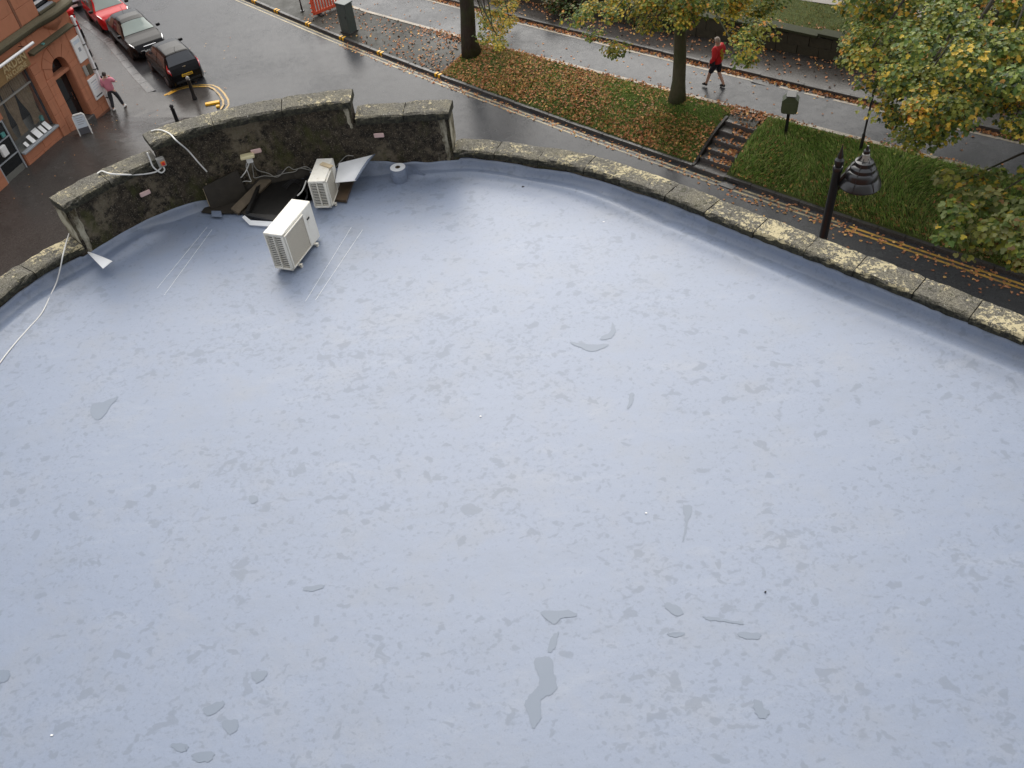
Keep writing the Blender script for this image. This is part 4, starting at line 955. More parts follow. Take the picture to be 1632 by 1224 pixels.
# sign band, lettering and trough light
sg = part('shop_sign', 'sign_gold', 3.06, 9.0, 3.63, 4.30, -.03, .06)
def text(body, size, x, y, z, par, mat, ext=.012, sxx=1.0, bold=.0):
    cu = bpy.data.curves.new('lettering', 'FONT'); cu.body = body; cu.size = size; cu.extrude = ext; cu.align_x = 'RIGHT'; cu.offset = bold
    to = bpy.data.objects.new('tmp', cu); C.objects.link(to); dg = bpy.context.evaluated_depsgraph_get(); dg.update()
    me = bpy.data.meshes.new_from_object(to.evaluated_get(dg)); bpy.data.objects.remove(to)
    me.materials.clear(); me.materials.append(M[mat]); me.name = 'lettering'
    o = link('lettering', me, par); o.location = (x, y, z); o.rotation_euler = (R(90), 0, 0); o.scale = (sxx, 1, 1); return o
text('ARDEN', .42, -3.12, -.045, 3.93, sg, 'letter_gold', sxx=.98, bold=.006); text('AN CUISINE', .23, -3.27, -.045, 3.70, sg, 'letter_gold', sxx=1.0, bold=.004)
tl = MB(); tl.tube([(-2.78, -.36, 4.40), (-8, -.36, 4.40)], .055, 10); tl.build('trough_light', 'tube_white', rb, smooth=True)
for u in (3.2, 4.6): MB().tube([(-u, 0, 4.42), (-u, -.36, 4.42)], .015, 6).build('light_bracket', 'metal_black', rb)
# glazed door at the left
gd = part('glazed_door', 'glass_dark', 5.58, 6.72, .5, 2.58, .10, .14)
for a in ((5.55, 5.60, .45, 2.62), (6.70, 6.75, .45, 2.62), (5.6, 6.7, 2.56, 2.62), (5.6, 6.7, .45, .50), (5.6, 6.7, 1.96, 1.99), (5.6, 6.7, 1.25, 1.28)): part('door_frame', 'print_grey', *a, .05, .12, par=gd)
part('white_box', 'card_white', 6.05, 6.35, 1.45, 1.86, -.04, .09, par=gd, bev=.02); part('teal_box', 'teal', 5.75, 5.92, 2.05, 2.22, .02, .09, par=gd); part('lower_panel', 'interior_grey', 5.62, 6.68, .52, .78, .09, .10, par=gd)
part('door_step', 'moss_stone', 5.4, 6.9, .3, .47, -.12, .3, bev=.02)
# notices and the white corner pipe
nb = part('notice_board', 'card_white', .03, .57, 2.45, 3.43, -.03, .03, bev=.006); part('picture', 'print_grey', .22, .36, 2.86, 3.02, -.036, -.028, par=nb); part('heading', 'print_blue', .1, .5, 3.20, 3.34, -.036, -.028, par=nb)
part('small_plaque', 'grey_plastic', .36, .56, 1.86, 2.28, -.02, .03, bev=.006); part('wood_panel', 'wood', .08, .32, 1.80, 2.22, -.02, .03, bev=.004)
nb = part('notice_board', 'card_white', .03, .62, .78, 1.70, -.03, .03, bev=.006); part('rule', 'print_dark', .12, .55, .88, .93, -.036, -.028, par=nb)
for k in range(4): part('print_line', 'print_blue' if k else 'print_grey', .14, .52-.05*(k % 2), 1.52-.11*k, 1.55-.11*k, -.036, -.028, par=nb)
pp = MB(); pp.box((.06, -.02, 2.1), (.12, .12, 4.2), bev=.02); pp.build('corner_pipe', 'tube_white', rb)
for v in (.6, 1.9, 3.0, 3.8): MB().box((.06, -.03, v), (.16, .12, .04)).build('pipe_clip', 'metal_black', rb)
# black brackets on the side wall
for k, v in enumerate((1.2, 1.8, 2.4)): MB().box((sx*.5+.16, sy*.5-.12, v), (.10, .12, .34), bev=.01).build('wall_bracket', 'metal_black', rb)
# first floor window
uw = part('upper_window', 'moss_stone', .46, 1.5, 4.93, 5.0, -.05, .3); part('pane', 'glass_dark', .5, 1.45, 5.0, 7.1, .25, .28, par=uw); part('sash', 'tube_white', .5, 1.45, 5.22, 5.30, .18, .25, par=uw); part('sash', 'tube_white', .5, .56, 5.3, 7.1, .18, .25, par=uw)
part('sill_tray', 'print_grey', .52, 1.44, 5.0, 5.05, .02, .2, par=uw)

# ------------------------------------------------------------------ cars
def car(name, label, paint, front, head, L, W_, zt, x_ws, x_rw, belt=.92, glassm='windscreen', group='cars parked along the kerb'):
    """x = 0 rear, L front; zt: list of (x, z) along the roof line; x_ws / x_rw: (low, high) of windscreen and rear window"""
    rz = math.atan2(head[1], head[0]); o = empty(name, (front[0]-head[0]*L, front[1]-head[1]*L, 0), rz, label, 'car', group)
    X = [a for a, _ in zt]; Z = [b for _, b in zt]
    hw = W_/2
    def sect(x):
        t = float(np.interp(x, X, Z)); e = 1-.20*max(0, 1-x/.45)**2-.24*max(0, 1-(L-x)/.60)**2
        zb = min(belt-.05*x/L, t-.015); w1 = hw*e
        gh = ss((t-zb)/.45); wt = w1*(.88-.20*gh)
        lowz = .20+.08*max(0, 1-x/.3)+.06*max(0, 1-(L-x)/.3)
        z3 = min(.55, zb-.05); z2 = min(.38, z3-.03)
        return [(w1*.94, lowz), (w1*.985, z2), (w1, z3), (w1*.965, zb), (w1*.965*.5+wt*.5+.015*gh, zb+(t-zb)*.5), (wt, t-.055*gh-.012), (wt*.72, t-.012*gh-.004), (0, t)]
    def S(x, v):
        p = sect(x); i = min(int(v), 6); f = v-i
        pm, p0, p1, p2 = p[max(i-1, 0)], p[i], p[i+1], p[min(i+2, 7)]
        if i in (2, 3): return (x, p0[0]*(1-f)+p1[0]*f, p0[1]*(1-f)+p1[1]*f)
        g = lambda k: .5*((2*p0[k])+(-pm[k]+p1[k])*f+(2*pm[k]-5*p0[k]+4*p1[k]-p2[k])*f*f+(-pm[k]+3*p0[k]-3*p1[k]+p2[k])*f**3)
        return (x, max(0, g(0)), g(1))
    xs = sorted(set([0.0, .02, .05, .09]+list(np.arange(.12, L-.1, .07))+[L-.09, L-.05, L-.02, L]+X))
    vs = [0, .5, 1, 1.5, 2, 2.5, 3, 3.5, 4, 4.5, 5, 5.33, 5.66, 6, 6.5, 7]
    mb = MB(); G = []
    for x in xs:
        h = [S(x, v) for v in vs]; G.append([(a, -b_, c) for a, b_, c in h]+[(a, b_, c) for a, b_, c in h[-2::-1]])
    mb.grid(G); mb.add(G[0], [tuple(range(len(G[0])))]); mb.add(G[-1], [tuple(range(len(G[0])))[::-1]]); mb.grid([[r[0], r[-1]] for r in G])
    body = mb.build('body', paint, o, smooth=True)
    def patch(nm, mat, x0, x1, v0, v1, side, off=.008, par=o, xa=None, xb=None, nx=8, nv_=6):
        """patch of the body surface; xa/xb = x limits at v1 (slanted ends); side 0 = across the centre"""
        xa = x0 if xa is None else xa; xb = x1 if xb is None else xb; G = []
        VV = np.linspace(v0, v1, nv_)
        if side == 0: VV = np.r_[np.linspace(v0, 7, nv_), -np.linspace(7, v0, nv_)[1:]]
        for v in VV:
            sg_ = -1 if v >= 0 else 1; va = abs(v); r = []
            f = 0 if v1 == v0 else (va-v0)/(v1-v0)
            for k in range(nx):
                lo_, hi_ = (x0+(xa-x0)*f, x1+(xb-x1)*f) if side else (x0, x1)
                x = lo_+(hi_-lo_)*k/(nx-1); p = np.array(S(x, va)); e = .02
                dx = np.array(S(min(x+e, L), va))-np.array(S(max(x-e, 0), va)); dv = np.array(S(x, min(va+e*2, 7)))-np.array(S(x, max(va-e*2, 0)))
                n = np.cross(dx, dv); n = n/(np.linalg.norm(n)+1e-9)
                cen = np.array([x, 0, .6])
                if n@(p-cen) < 0: n = -n
                if abs(v) == 7: n[1] = 0
                p = p+n*off; r.append((p[0], p[1]*(sg_ if side == 0 else side), p[2]))
            G.append(r)
        return MB().grid(G).build(nm, mat, par, smooth='all')
    patch('windscreen', glassm, x_ws[0]+.0, x_ws[1], 5.05, 7, 0); patch('rear_window', 'rear_glass', x_rw[0], x_rw[1], 5.08, 7, 0)
    mid = (x_rw[1]+x_ws[0])/2
    for s_ in (-1, 1):
        patch('side_window', 'rear_glass', x_rw[1]-.12, mid-.04, 3.15, 4.75, s_, xa=x_rw[1]+.08); patch('side_window', 'rear_glass', mid+.04, x_ws[1]-.05, 3.15, 4.75, s_, xb=x_ws[0]-.02)
        for xx in (x_rw[1]-.10, mid, x_ws[1]+.05): patch('door_seam', 'rubber', xx, xx+.012, .6, 3.0, s_, .003, nx=2)
        patch('sill', 'rubber', .9, L-.95, .05, .55, s_, .006)
        patch('door_handle', paint, mid-.22, mid-.08, 2.62, 2.74, s_, .025, nx=3, nv_=2)
        m_ = MB(); m_.box((x_ws[1]-.02, s_*(hw+.10), belt+.08), (.13, .20, .13), bev=.03); m_.build('mirror', paint if paint != 'car_red' else 'rubber', o, smooth=True)
        for wx in (.72, L-.78):
            MB().lathe([(.34, -.02), (.345, .0), (.345, .012)], c=(wx, s_*(hw-.03), .33), ax='Y', n=24).build('wheel_arch', 'rubber', o)
            wo_ = MB(); sgn = s_
            wo_.lathe([(.19, 0), (.28, -.01*1), (.305, .03), (.305, .17), (.28, .20), (.19, .2)], c=(wx, s_*(hw+.008)-(.2 if s_ > 0 else 0), .305), ax='Y', n=26); wh_ = wo_.build('wheel', 'rubber', o, smooth=True)
            MB().lathe([(.20, 0), (.19, .02), (.06, .01), (.03, .03)], c=(wx, s_*(hw+.0), .305), ax='Y', n=20).build('rim', 'rim_metal', wh_, smooth=True)
        patch('head_lamp', 'head_lamp', L-.50, L-.14, 3.15 if L < 4 else 3.1, 4.8, s_, .012, xa=L-.42, xb=L-.22); patch('tail_lamp', 'tail_lamp', .03, .20, 2.7, 4.4, s_, .014, xa=.14, xb=.34)
        patch('lamp_glint', 'tail_glint', .06, .15, 2.95, 3.6, s_, .022, xa=.10, xb=.2)  # pale pink reflection on the tail lamp, painted as a patch
    MB().box((L+.0, 0, .46), (.05, W_*.42, .13), bev=.015).build('lower_grille', 'rubber', o); MB().box((L-.035, 0, .70), (.05, .62, .045), bev=.01).build('grille_bar', 'chrome', o); MB().box((L+.02, 0, .36), (.02, .52, .11)).build('number_plate', 'card_white', o)
    pl = MB().box((-.012, 0, .62), (.024, .52, .115), bev=.004).build('number_plate', 'plate_yellow', o)
    for k in range(7): MB().box((-.026, -.20+.062*k+(.02 if k > 3 else 0), .62), (.004, .036, .066)).build('plate_mark', 'print_dark', pl)
    MB().lathe([(.052, 0), (.052, .02), (.03, .02), (.03, 0)], c=(.06, 0, .875), ax='X', n=16, caps=False).build('badge', 'chrome', o); MB().box((.10, 0, .96), (.03, .16, .025)).build('boot_handle', 'chrome', o)
    MB().tube([(x_rw[1]+.25, 0, max(Z)-.03), (x_rw[1]+.05, 0, max(Z)+.16)], .008, 5).build('aerial', 'rubber', o)
    patch('rear_bumper_trim', 'rubber', .0, .10, .9, 1.4, 0, .01) if False else None
    MB().box((.02, 0, .36), (.06, W_*.72, .12), bev=.02).build('bumper_insert', 'rubber', o)
    return o
hatch = [(0, .70), (.04, .84), (.10, .97), (.18, 1.05), (.34, 1.26), (.50, 1.44), (.60, 1.49), (1.1, 1.53), (1.7, 1.54), (2.1, 1.50), (2.3, 1.43), (2.60, 1.20), (2.86, 1.00), (3.0, .96), (3.3, .90), (3.52, .81), (3.64, .70), (3.70, .58)]
hd = -SU/np.linalg.norm(SU)                      # direction from far to near along the bay
rear = np.array((-12.98, 38.85)); car('black_hatchback', 'small black hatchback seen from behind with yellow rear plate, nearest the corner', 'car_black', rear-hd*3.70, -hd, 3.70, 1.64, hatch, (2.32, 2.84), (.20, .50), .95)
sal = [(0, .72), (.05, .88), (.14, .98), (.35, 1.04), (.6, 1.22), (.9, 1.40), (1.1, 1.45), (1.6, 1.48), (2.1, 1.46), (2.4, 1.39), (2.75, 1.16), (3.05, .98), (3.2, .94), (3.7, .87), (4.0, .79), (4.15, .68), (4.22, .55)]
car('black_car', 'larger black car facing the camera with pale windscreen, second from the corner', 'car_black', np.array((-15.36, 42.28)), hd, 4.22, 1.74, sal, (2.42, 3.02), (.40, .88), .95)
mpv = [(0, .75), (.05, .95), (.12, 1.08), (.3, 1.34), (.45, 1.47), (.9, 1.53), (1.5, 1.54), (1.9, 1.50), (2.1, 1.43), (2.45, 1.16), (2.68, .98), (2.8, .94), (3.2, .86), (3.42, .74), (3.5, .58)]
car('red_car', 'bright red car facing the camera, third from the corner', 'car_red', np.array((-17.88, 46.15)), hd, 3.50, 1.68, mpv, (2.12, 2.66), (.2, .44), .94)
car('silver_car', 'silver grey car nose showing behind the red car at the top edge', 'car_silver', np.array((-21.15, 49.35)), hd, 4.1, 1.72, sal[:-2]+[(4.05, .66), (4.1, .55)], (2.42, 3.02), (.40, .88), .95)

# ------------------------------------------------------------------ people
def skin(V, E, root, sub=2):
    names = list(V); me = bpy.data.meshes.new('sk'); me.from_pydata([V[n][0] for n in names], [(names.index(a), names.index(b_)) for a, b_ in E], [])
    ob = bpy.data.objects.new('sk', me); C.objects.link(ob)
    md = ob.modifiers.new('s', 'SKIN'); md.use_smooth_shade = True; md.branch_smoothing = .4
    for i, n in enumerate(names):
        r = V[n][1]; r = r if isinstance(r, tuple) else (r, r); r = (r[0]*1.22, r[1]*1.22)
        me.skin_vertices[0].data[i].radius = r; me.skin_vertices[0].data[i].use_root = (n == root)
    sb = ob.modifiers.new('u', 'SUBSURF'); sb.levels = sub; sb.render_levels = sub
    dg = bpy.context.evaluated_depsgraph_get(); dg.update(); out = bpy.data.meshes.new_from_object(ob.evaluated_get(dg))
    bpy.data.objects.remove(ob); return out
def finger_mesh(wr, di, side, k):
    """five bent fingers at the end of a hand: wr wrist, di unit direction, side unit vector across the palm"""
    mb = MB(); di = np.array(di); side = np.array(side); up = np.cross(side, di); base = np.array(wr)+di*.085
    for i, (o, l) in enumerate(((-.030, .060), (-.010, .075), (.010, .080), (.029, .070))):
        b0 = base+side*o; mb.tube([b0-di*.02, b0+di*l*.45-up*.006, b0+di*l*.8-up*.022, b0+di*l-up*.038], [.0095, .009, .008, .0055], 6)
    t0 = np.array(wr)+di*.03-side*.03*k; mb.tube([t0, t0+di*.03-side*.025*k, t0+di*.06-side*.035*k-up*.01], [.012, .010, .007], 6)
    return mb
def person(name, label, loc, rz, J, sizes, mats, hairm, legcut, extra):
    o = empty(name, loc, rz, label, 'person')
    n = J; body = {}
    for k, v in n.items(): body[k] = (v, sizes.get(k, .05))
    E = [('pel', 'spi'), ('spi', 'che'), ('che', 'nek'), ('nek', 'hed0')]
    for s in 'LR': E += [('che', 'sh'+s), ('sh'+s, 'el'+s), ('el'+s, 'wr'+s), ('wr'+s, 'pa'+s), ('pel', 'hi'+s), ('hi'+s, 'kn'+s), ('kn'+s, 'an'+s), ('an'+s, 'to'+s)]
    me = skin(body, E, 'pel'); b = bmesh.new(); b.from_mesh(me)
    # head: one shaped ellipsoid with chin, nose and ears, joined to the neck
    hc = np.array(n['hed']); fw = np.array(extra.get('look', (0, 1, -.05))); fw = fw/np.linalg.norm(fw); rt = np.cross(fw, (0, 0, 1)); rt /= np.linalg.norm(rt); up = np.cross(rt, fw)
    h = bmesh.new(); bmesh.ops.create_uvsphere(h, u_segments=20, v_segments=14, radius=1)
    hv = []
    for v in h.verts:
        x, y, z = v.co; y2 = y*(1+.05*(z < 0)); jaw = 1-.28*max(0, -z)**1.3
        nose = .020*math.exp(-(x/.16)**2-((z+.15)/.22)**2) if y > 0 else 0
        eye = -.010*(math.exp(-((abs(x)-.38)/.16)**2-((z-.05)/.14)**2)) if y > .3 else 0
        p = hc+rt*(x*.078*jaw)+fw*(y2*.098*(1 if z > -.2 else .96)+nose+eye)+up*(z*.118); hv.append(tuple(p))
    vs = [b.verts.new(p) for p in hv]
    for f in h.faces: b.faces.new([vs[v.index] for v in f.verts])
    h.free()
    mb = MB()
    for s_ in (-1, 1): 
        c = hc+rt*s_*.080-up*.01; mb.lathe([(.004, -.008), (.022, -.004), (.028, .006), (.012, .010)], c=tuple(c), ax='X', n=10)
    for s in 'LR':
        di = np.array(n['pa'+s])-np.array(n['wr'+s]); di /= np.linalg.norm(di); sd_ = np.cross(di, (0, .3, 1)); sd_ /= np.linalg.norm(sd_); fm = finger_mesh(n['wr'+s], di, sd_, 1 if s == 'R' else -1); mb.add(fm.v, fm.f)
    vs = [b.verts.new(v) for v in mb.v]
    for f in mb.f:
        try: b.faces.new([vs[i] for i in f])
        except ValueError: pass
    bmesh.ops.recalc_face_normals(b, faces=b.faces)
    me2 = bpy.data.meshes.new('body'); b.to_mesh(me2); b.free(); me2.materials.append(M['skin']); me2.polygons.foreach_set('use_smooth', [True]*len(me2.polygons)); link('body', me2, o)
    def cloth(nm, V, E_, root, mat):
        me = skin(V, E_, root); me.materials.clear(); me.materials.append(M[mat]); me.name = nm
        for p in me.polygons: p.use_smooth = True; p.material_index = 0
        return link(nm, me, o)
    g = lambda k, r: (n[k], r)
    hem = tuple(np.array(n['pel'])+(0, -.005, extra.get('hem', -.02)))
    bk = extra.get('bulk', 1.0)
    top = {'hem': (hem, (.185*bk, .135*bk)), 'spi': g('spi', (.175*bk, .125*bk)), 'che': g('che', (.19*bk, .135*bk)), 'col': (tuple(np.array(n['nek'])-(0, 0, .02)), .072)}
    Et = [('hem', 'spi'), ('spi', 'che'), ('che', 'col')]
    for s in 'LR':
        wv = np.array(n['wr'+s]); ev = np.array(n['el'+s]); top.update({'sh'+s: g('sh'+s, .088*bk), 'el'+s: g('el'+s, .064*bk), 'cf'+s: (tuple(ev+(wv-ev)*extra.get('sleeve', .88)), .050)}); Et += [('che', 'sh'+s), ('sh'+s, 'el'+s), ('el'+s, 'cf'+s)]
    tp = cloth('top', top, Et, 'che', mats[0])
    leg = {'wai': (tuple(np.array(n['pel'])+(0, 0, .08)), (.16, .118)), 'pel': g('pel', (.168, .128))}; El = [('wai', 'pel')]
    for s in 'LR':
        kn, an = np.array(n['kn'+s]), np.array(n['an'+s]); leg.update({'hi'+s: g('hi'+s, .096), 'kn'+s: (tuple(kn), .078 if legcut < .5 else .070)}); El += [('pel', 'hi'+s), ('hi'+s, 'kn'+s)]
        if legcut > .3: leg['cu'+s] = (tuple(kn+(an-kn)*legcut), .058); El.append(('kn'+s, 'cu'+s))
    cloth('trousers' if legcut > .3 else 'shorts', leg, El, 'pel', mats[1])
    for s in 'LR':
        a, t = np.array(n['an'+s]), np.array(n['to'+s]); d = t-a; d[2] = 0; d /= np.linalg.norm(d)
        sh = {'hl': (tuple(a-d*.05-(0, 0, .045)), (.042, .042)), 'md': (tuple(a+d*.06-(0, 0, .045)), (.046, .044)), 'tp': (tuple(a+d*.17-(0, 0, .06)), (.046, .032)), 'an': (tuple(a+(0, 0, .035)), .044)}
        cloth('shoe', sh, [('hl', 'md'), ('md', 'tp'), ('md', 'an')], 'md', mats[2])
    hm = MB(); G = []
    for i in range(9):
        th = math.pi*.60*i/8; row = []
        for j in range(19):
            ph = 2*math.pi*j/18; x, y, z = math.sin(th)*math.cos(ph), math.sin(th)*math.sin(ph), math.cos(th)
            if y > .35: z = max(z, .45+.2*(y-.35)); 
            row.append(tuple(hc+rt*x*.086+fw*(y*.106-.004)+up*(z*.128)+np.array([random.uniform(-.002, .002)]*3)))
        G.append(row)
    hm.grid(G).build('hair', hairm, o, smooth='all')
    o.scale = (extra.get('sc', 1),)*3
    return o, tp
SZ = dict(pel=(.115, .085), spi=(.11, .08), che=(.125, .09), nek=.055, hed0=.055, shL=.07, shR=.07, elL=.045, elR=.045, wrL=.032, wrR=.032, paL=(.040, .020), paR=(.040, .020), hiL=.085, hiR=.085, knL=.055, knR=.055, anL=.038, anR=.038, toL=(.040, .025), toR=(.040, .025))
# pink top, phone at the ear, walking away
J = dict(pel=(0, 0, .93), spi=(0, .01, 1.12), che=(0, .0, 1.34), nek=(0, .015, 1.48), hed0=(0, .03, 1.54), hed=(0, .045, 1.60),
         shL=(-.185, 0, 1.40), elL=(-.25, .02, 1.13), wrL=(-.20, .20, .98), paL=(-.17, .27, .97), shR=(.185, 0, 1.40), elR=(.27, .13, 1.20), wrR=(.15, .16, 1.42), paR=(.115, .12, 1.50),
         hiL=(-.10, 0, .88), knL=(-.13, -.02, .50), anL=(-.17, -.14, .11), toL=(-.18, .02, .03), hiR=(.10, 0, .88), knR=(.17, .10, .50), anR=(.25, .08, .10), toR=(.28, .23, .03))
p = un(189, 173, .05); person('person', 'person in a pink top, dark trousers and white shoes walking past the sandstone corner', (p[0], p[1], zp(p[0], p[1])), math.atan2(SU[1], SU[0])-math.pi/2-.5, J, SZ, ('pink_cloth', 'dark_cloth', 'shoe_white'), 'hair_dark', .93, dict(look=(.15, 1, -.1), hem=-.10))
# red top, shorts, mid stride
J = dict(pel=(0, 0, .96), spi=(0, .02, 1.16), che=(0, .03, 1.40), nek=(0, .05, 1.55), hed0=(0, .07, 1.61), hed=(0, .085, 1.68),
         shL=(-.20, .02, 1.47), elL=(-.30, -.05, 1.20), wrL=(-.33, .08, .98), paL=(-.335, .13, .90), shR=(.20, .02, 1.47), elR=(.30, -.02, 1.20), wrR=(.28, .14, 1.02), paR=(.26, .20, .95),
         hiL=(-.10, 0, .92), knL=(-.12, .20, .52), anL=(-.13, .30, .12), toL=(-.13, .46, .05), hiR=(.10, 0, .92), knR=(.12, -.02, .50), anR=(.13, -.26, .12), toR=(.14, -.10, .03))
p = up_at(1140, 139); ro3, tp = person('person', 'person in a red top, dark shorts and black shoes striding along the upper road', (p[0], p[1], p[2]), math.atan2(.75, -.66)-math.pi/2, J, SZ, ('red_cloth', 'navy_cloth', 'shoe_black'), 'hair_grey', .12, dict(look=(.1, 1, -.12), hem=-.13, sleeve=.94, sc=1.10, bulk=1.2))
mb = MB()
for k in range(3):
    G = []
    for i in range(9):
        r = []
        for j in range(2):
            a = 2*math.pi*i/8; rr = (.085, .030)[j]; r.append((rr*math.cos(a)*(1.0+.35*(k == 1)), -.198+.032*k-.004+.25*(rr*math.cos(a))**2/.1, 1.14+.115*k+rr*.9*math.sin(a)))
        G.append(r)
    mb.grid(G)
mb.build('back_print', 'yellow_print', tp)
o = MB().box((-.30, .02, 1.02), (.13, .20, .26), bev=.04).build('shoulder_bag', 'navy_cloth', ro3)

# ------------------------------------------------------------------ leaves, trees, grass
HALF = np.array([(0, 0), (.30, .05), (.52, .42), (.26, .52), (.30, .82), (0, 1)])
def leaf_polys(Cn, N, A, size, fold=.22, curl=.15):
    """Cn centres, N normals, A axis directions, size lengths -> (2n, 6, 3)"""
    N = N/np.linalg.norm(N, axis=1, keepdims=True); A = A-N*np.sum(A*N, 1, keepdims=True); A /= np.linalg.norm(A, axis=1, keepdims=True)+1e-9
    Sd = np.cross(A, N); out = np.zeros((len(Cn), 2, 6, 3))
    for h, sg_ in ((0, 1), (1, -1)):
        for k, (x, y) in enumerate(HALF if sg_ > 0 else HALF[::-1]):
            out[:, h, k] = Cn+(Sd*(sg_*x)+A*(y-.5)+N*(fold*x-curl*(y-.4)**2))*size[:, None]
    return out.reshape(-1, 6, 3)
PAL = dict(g=(.080, .132, .022), l=(.195, .225, .036), y=(.50, .365, .045), o=(.54, .26, .05), b=(.17, .10, .03), d=(.036, .064, .014), p=(.20, .225, .078))
def inside(poly, x, y):
    c = False; n = len(poly)
    for i in range(n):
        x0, y0 = poly[i]; x1, y1 = poly[i-1]
        if (y0 > y) != (y1 > y) and x < (x1-x0)*(y-y0)/(y1-y0)+x0: c = not c
    return c
def sample_clumps(poly, n, zr, grow=0):
    xs = [p[0] for p in poly]; ys = [p[1] for p in poly]; out = []
    while len(out) < n:
        x, y = random.uniform(min(xs), max(xs)), random.uniform(min(ys), max(ys))
        if inside(poly, x, y): out.append(un(x, y, random.uniform(*zr)))
    return np.array(out)
def crown(clumps, rad, nleaf, size, mixw, trunk_xy, parent, name='crown', flat=.55, upw=1.0):
    Cs, Ns, As, Sz, Co = [], [], [], [], []
    keys = list(mixw); wts = np.array([mixw[k] for k in keys], float)
    for c in clumps:
        n = int(nleaf*random.uniform(.6, 1.4)); r = rad*random.uniform(.65, 1.35)
        dirs = rng.normal(size=(n, 3)); dirs /= np.linalg.norm(dirs, axis=1, keepdims=True)
        rr = r*(rng.random(n)**.45)[:, None]; P = c+dirs*rr*np.array([1, 1, flat]); out = (c[:2]-trunk_xy); l = np.linalg.norm(out)+1e-6; out = np.array([*(out/l), 0])
        P[:, 2] -= .35*np.maximum(0, ((P-c)@out))*.6
        N = np.array([0, 0, upw])+dirs*.55+rng.normal(size=(n, 3))*.38+out*.25
        A = out+rng.normal(size=(n, 3))*.8+np.array([0, 0, -.5])
        w_ = wts*np.array([random.uniform(.15, 1.9)**(2.2 if k in 'yo' else 1) for k in keys]); w_ /= w_.sum(); ix = rng.choice(len(keys), n, p=w_)
        col = np.array([PAL[keys[i]] for i in ix])*1.22*rng.uniform(.65, 1.4, (n, 1))*np.array([rng.uniform(.9, 1.15), 1, 1])
        Cs.append(P); Ns.append(N); As.append(A); Sz.append(size*rng.uniform(.65, 1.25, n)); Co.append(col)
    V = leaf_polys(np.concatenate(Cs), np.concatenate(Ns), np.concatenate(As), np.concatenate(Sz)); col = np.repeat(np.concatenate(Co), 2, 0)
    o = np_mesh(name, V, 6, col, 'leaf', parent); o['kind'] = 'stuff'
    return o
def tree(name, label, base, r0, h, crown_z, clumps_list, bark, limbs_to, wob=.05, grp=None):
    o = empty(name, base, label=label, cat='tree', group=grp); b0 = np.array(base)
    mb = MB(); pts = [np.array((0, 0, -.2))]; n = 12
    path = []; rad = []
    for i in range(n+1):
        t = i/n; path.append((random.uniform(-wob, wob)*(t > .05), random.uniform(-wob, wob)*(t > .05), -.15+h*t)); rad.append(r0*(1.35-.35*min(1, t*12))*(1-.72*t) if t < .99 else r0*.2)
    mb.tube(path, rad, 16)
    for c in limbs_to:
        c = np.array(c)-b0; dist = np.linalg.norm(c[:2]); z0 = min(h*.92, max(crown_z*.9, c[2]-dist*.25)+random.uniform(-.2, 2.2))
        s0 = np.array((0, 0, z0)); m1 = s0+(c-s0)*.35+np.array((0, 0, .12*dist)); m2 = s0+(c-s0)*.72+np.array((random.uniform(-.3, .3), random.uniform(-.3, .3), .12*dist))
        rr = r0*(.10+.045*dist)*.8; mb.tube(cr3([s0, m1, m2, c], 5), list(np.linspace(min(rr, r0*.4), .012, 16)), 6)
    tr_ = mb.build('trunk', bark, o, smooth='all')
    for (cl, rad_, nl, sz, mx) in clumps_list:
        crown(np.array(cl)-b0, rad_, nl, sz, mx, np.zeros(2), o)
    return o
def hidden_fill(center, R_, n, zmin):
    """clumps of the rest of the crown, outside the photograph's frame"""
    out = []; k = 0
    while len(out) < n and k < 20000:
        k += 1; d = rng.normal(size=3); d /= np.linalg.norm(d); p = np.array(center)+d*np.array(R_)*random.random()**.4
        if p[2] < zmin: continue
        x, y = pr(p)
        if (y < -45 or x > 1690): out.append(p)
    return np.array(out)
# tree 2: young lime/maple by the path with smooth trunk
t2 = up_at(1079, 160)
v2 = [*sample_clumps([(918, -40), (914, 15), (925, 48), (945, 62), (968, 78), (985, 76), (990, 52), (1030, 40), (1062, 34), (1085, 22), (1110, 22), (1124, -40)], 46, (4.2, 6.2)), *sample_clumps([(1150, -30), (1160, 30), (1172, 58), (1176, 84), (1178, 112), (1190, 102), (1206, 70), (1224, 66), (1240, 40), (1226, 20), (1250, -10), (1250, -40)], 30, (4.2, 6.0)), *sample_clumps([(968, 74), (985, 74), (982, 90), (974, 90)], 2, (4.0, 4.4)), *sample_clumps([(1000, -35), (1230, -35), (1230, 10), (1000, 10)], 16, (5, 7)), *sample_clumps([(1040, -10), (1120, -10), (1112, 32), (1060, 36)], 12, (4.4, 5.6))]
f2 = hidden_fill((t2[0], t2[1], 8.5), (4.6, 4.6, 3.8), 55, 5.2)
mx2 = dict(g=.8, l=1.3, y=.65, o=.16, d=.25)
tree('maple_tree', 'young maple with a smooth straight green trunk beside the upper road', t2, .27, 11, 4.6, [(v2, .46, 120, .10, mx2), (f2, .7, 40, .22, mx2)], 'bark_smooth', list(random.sample(v2, 13))+list(f2[:14]))
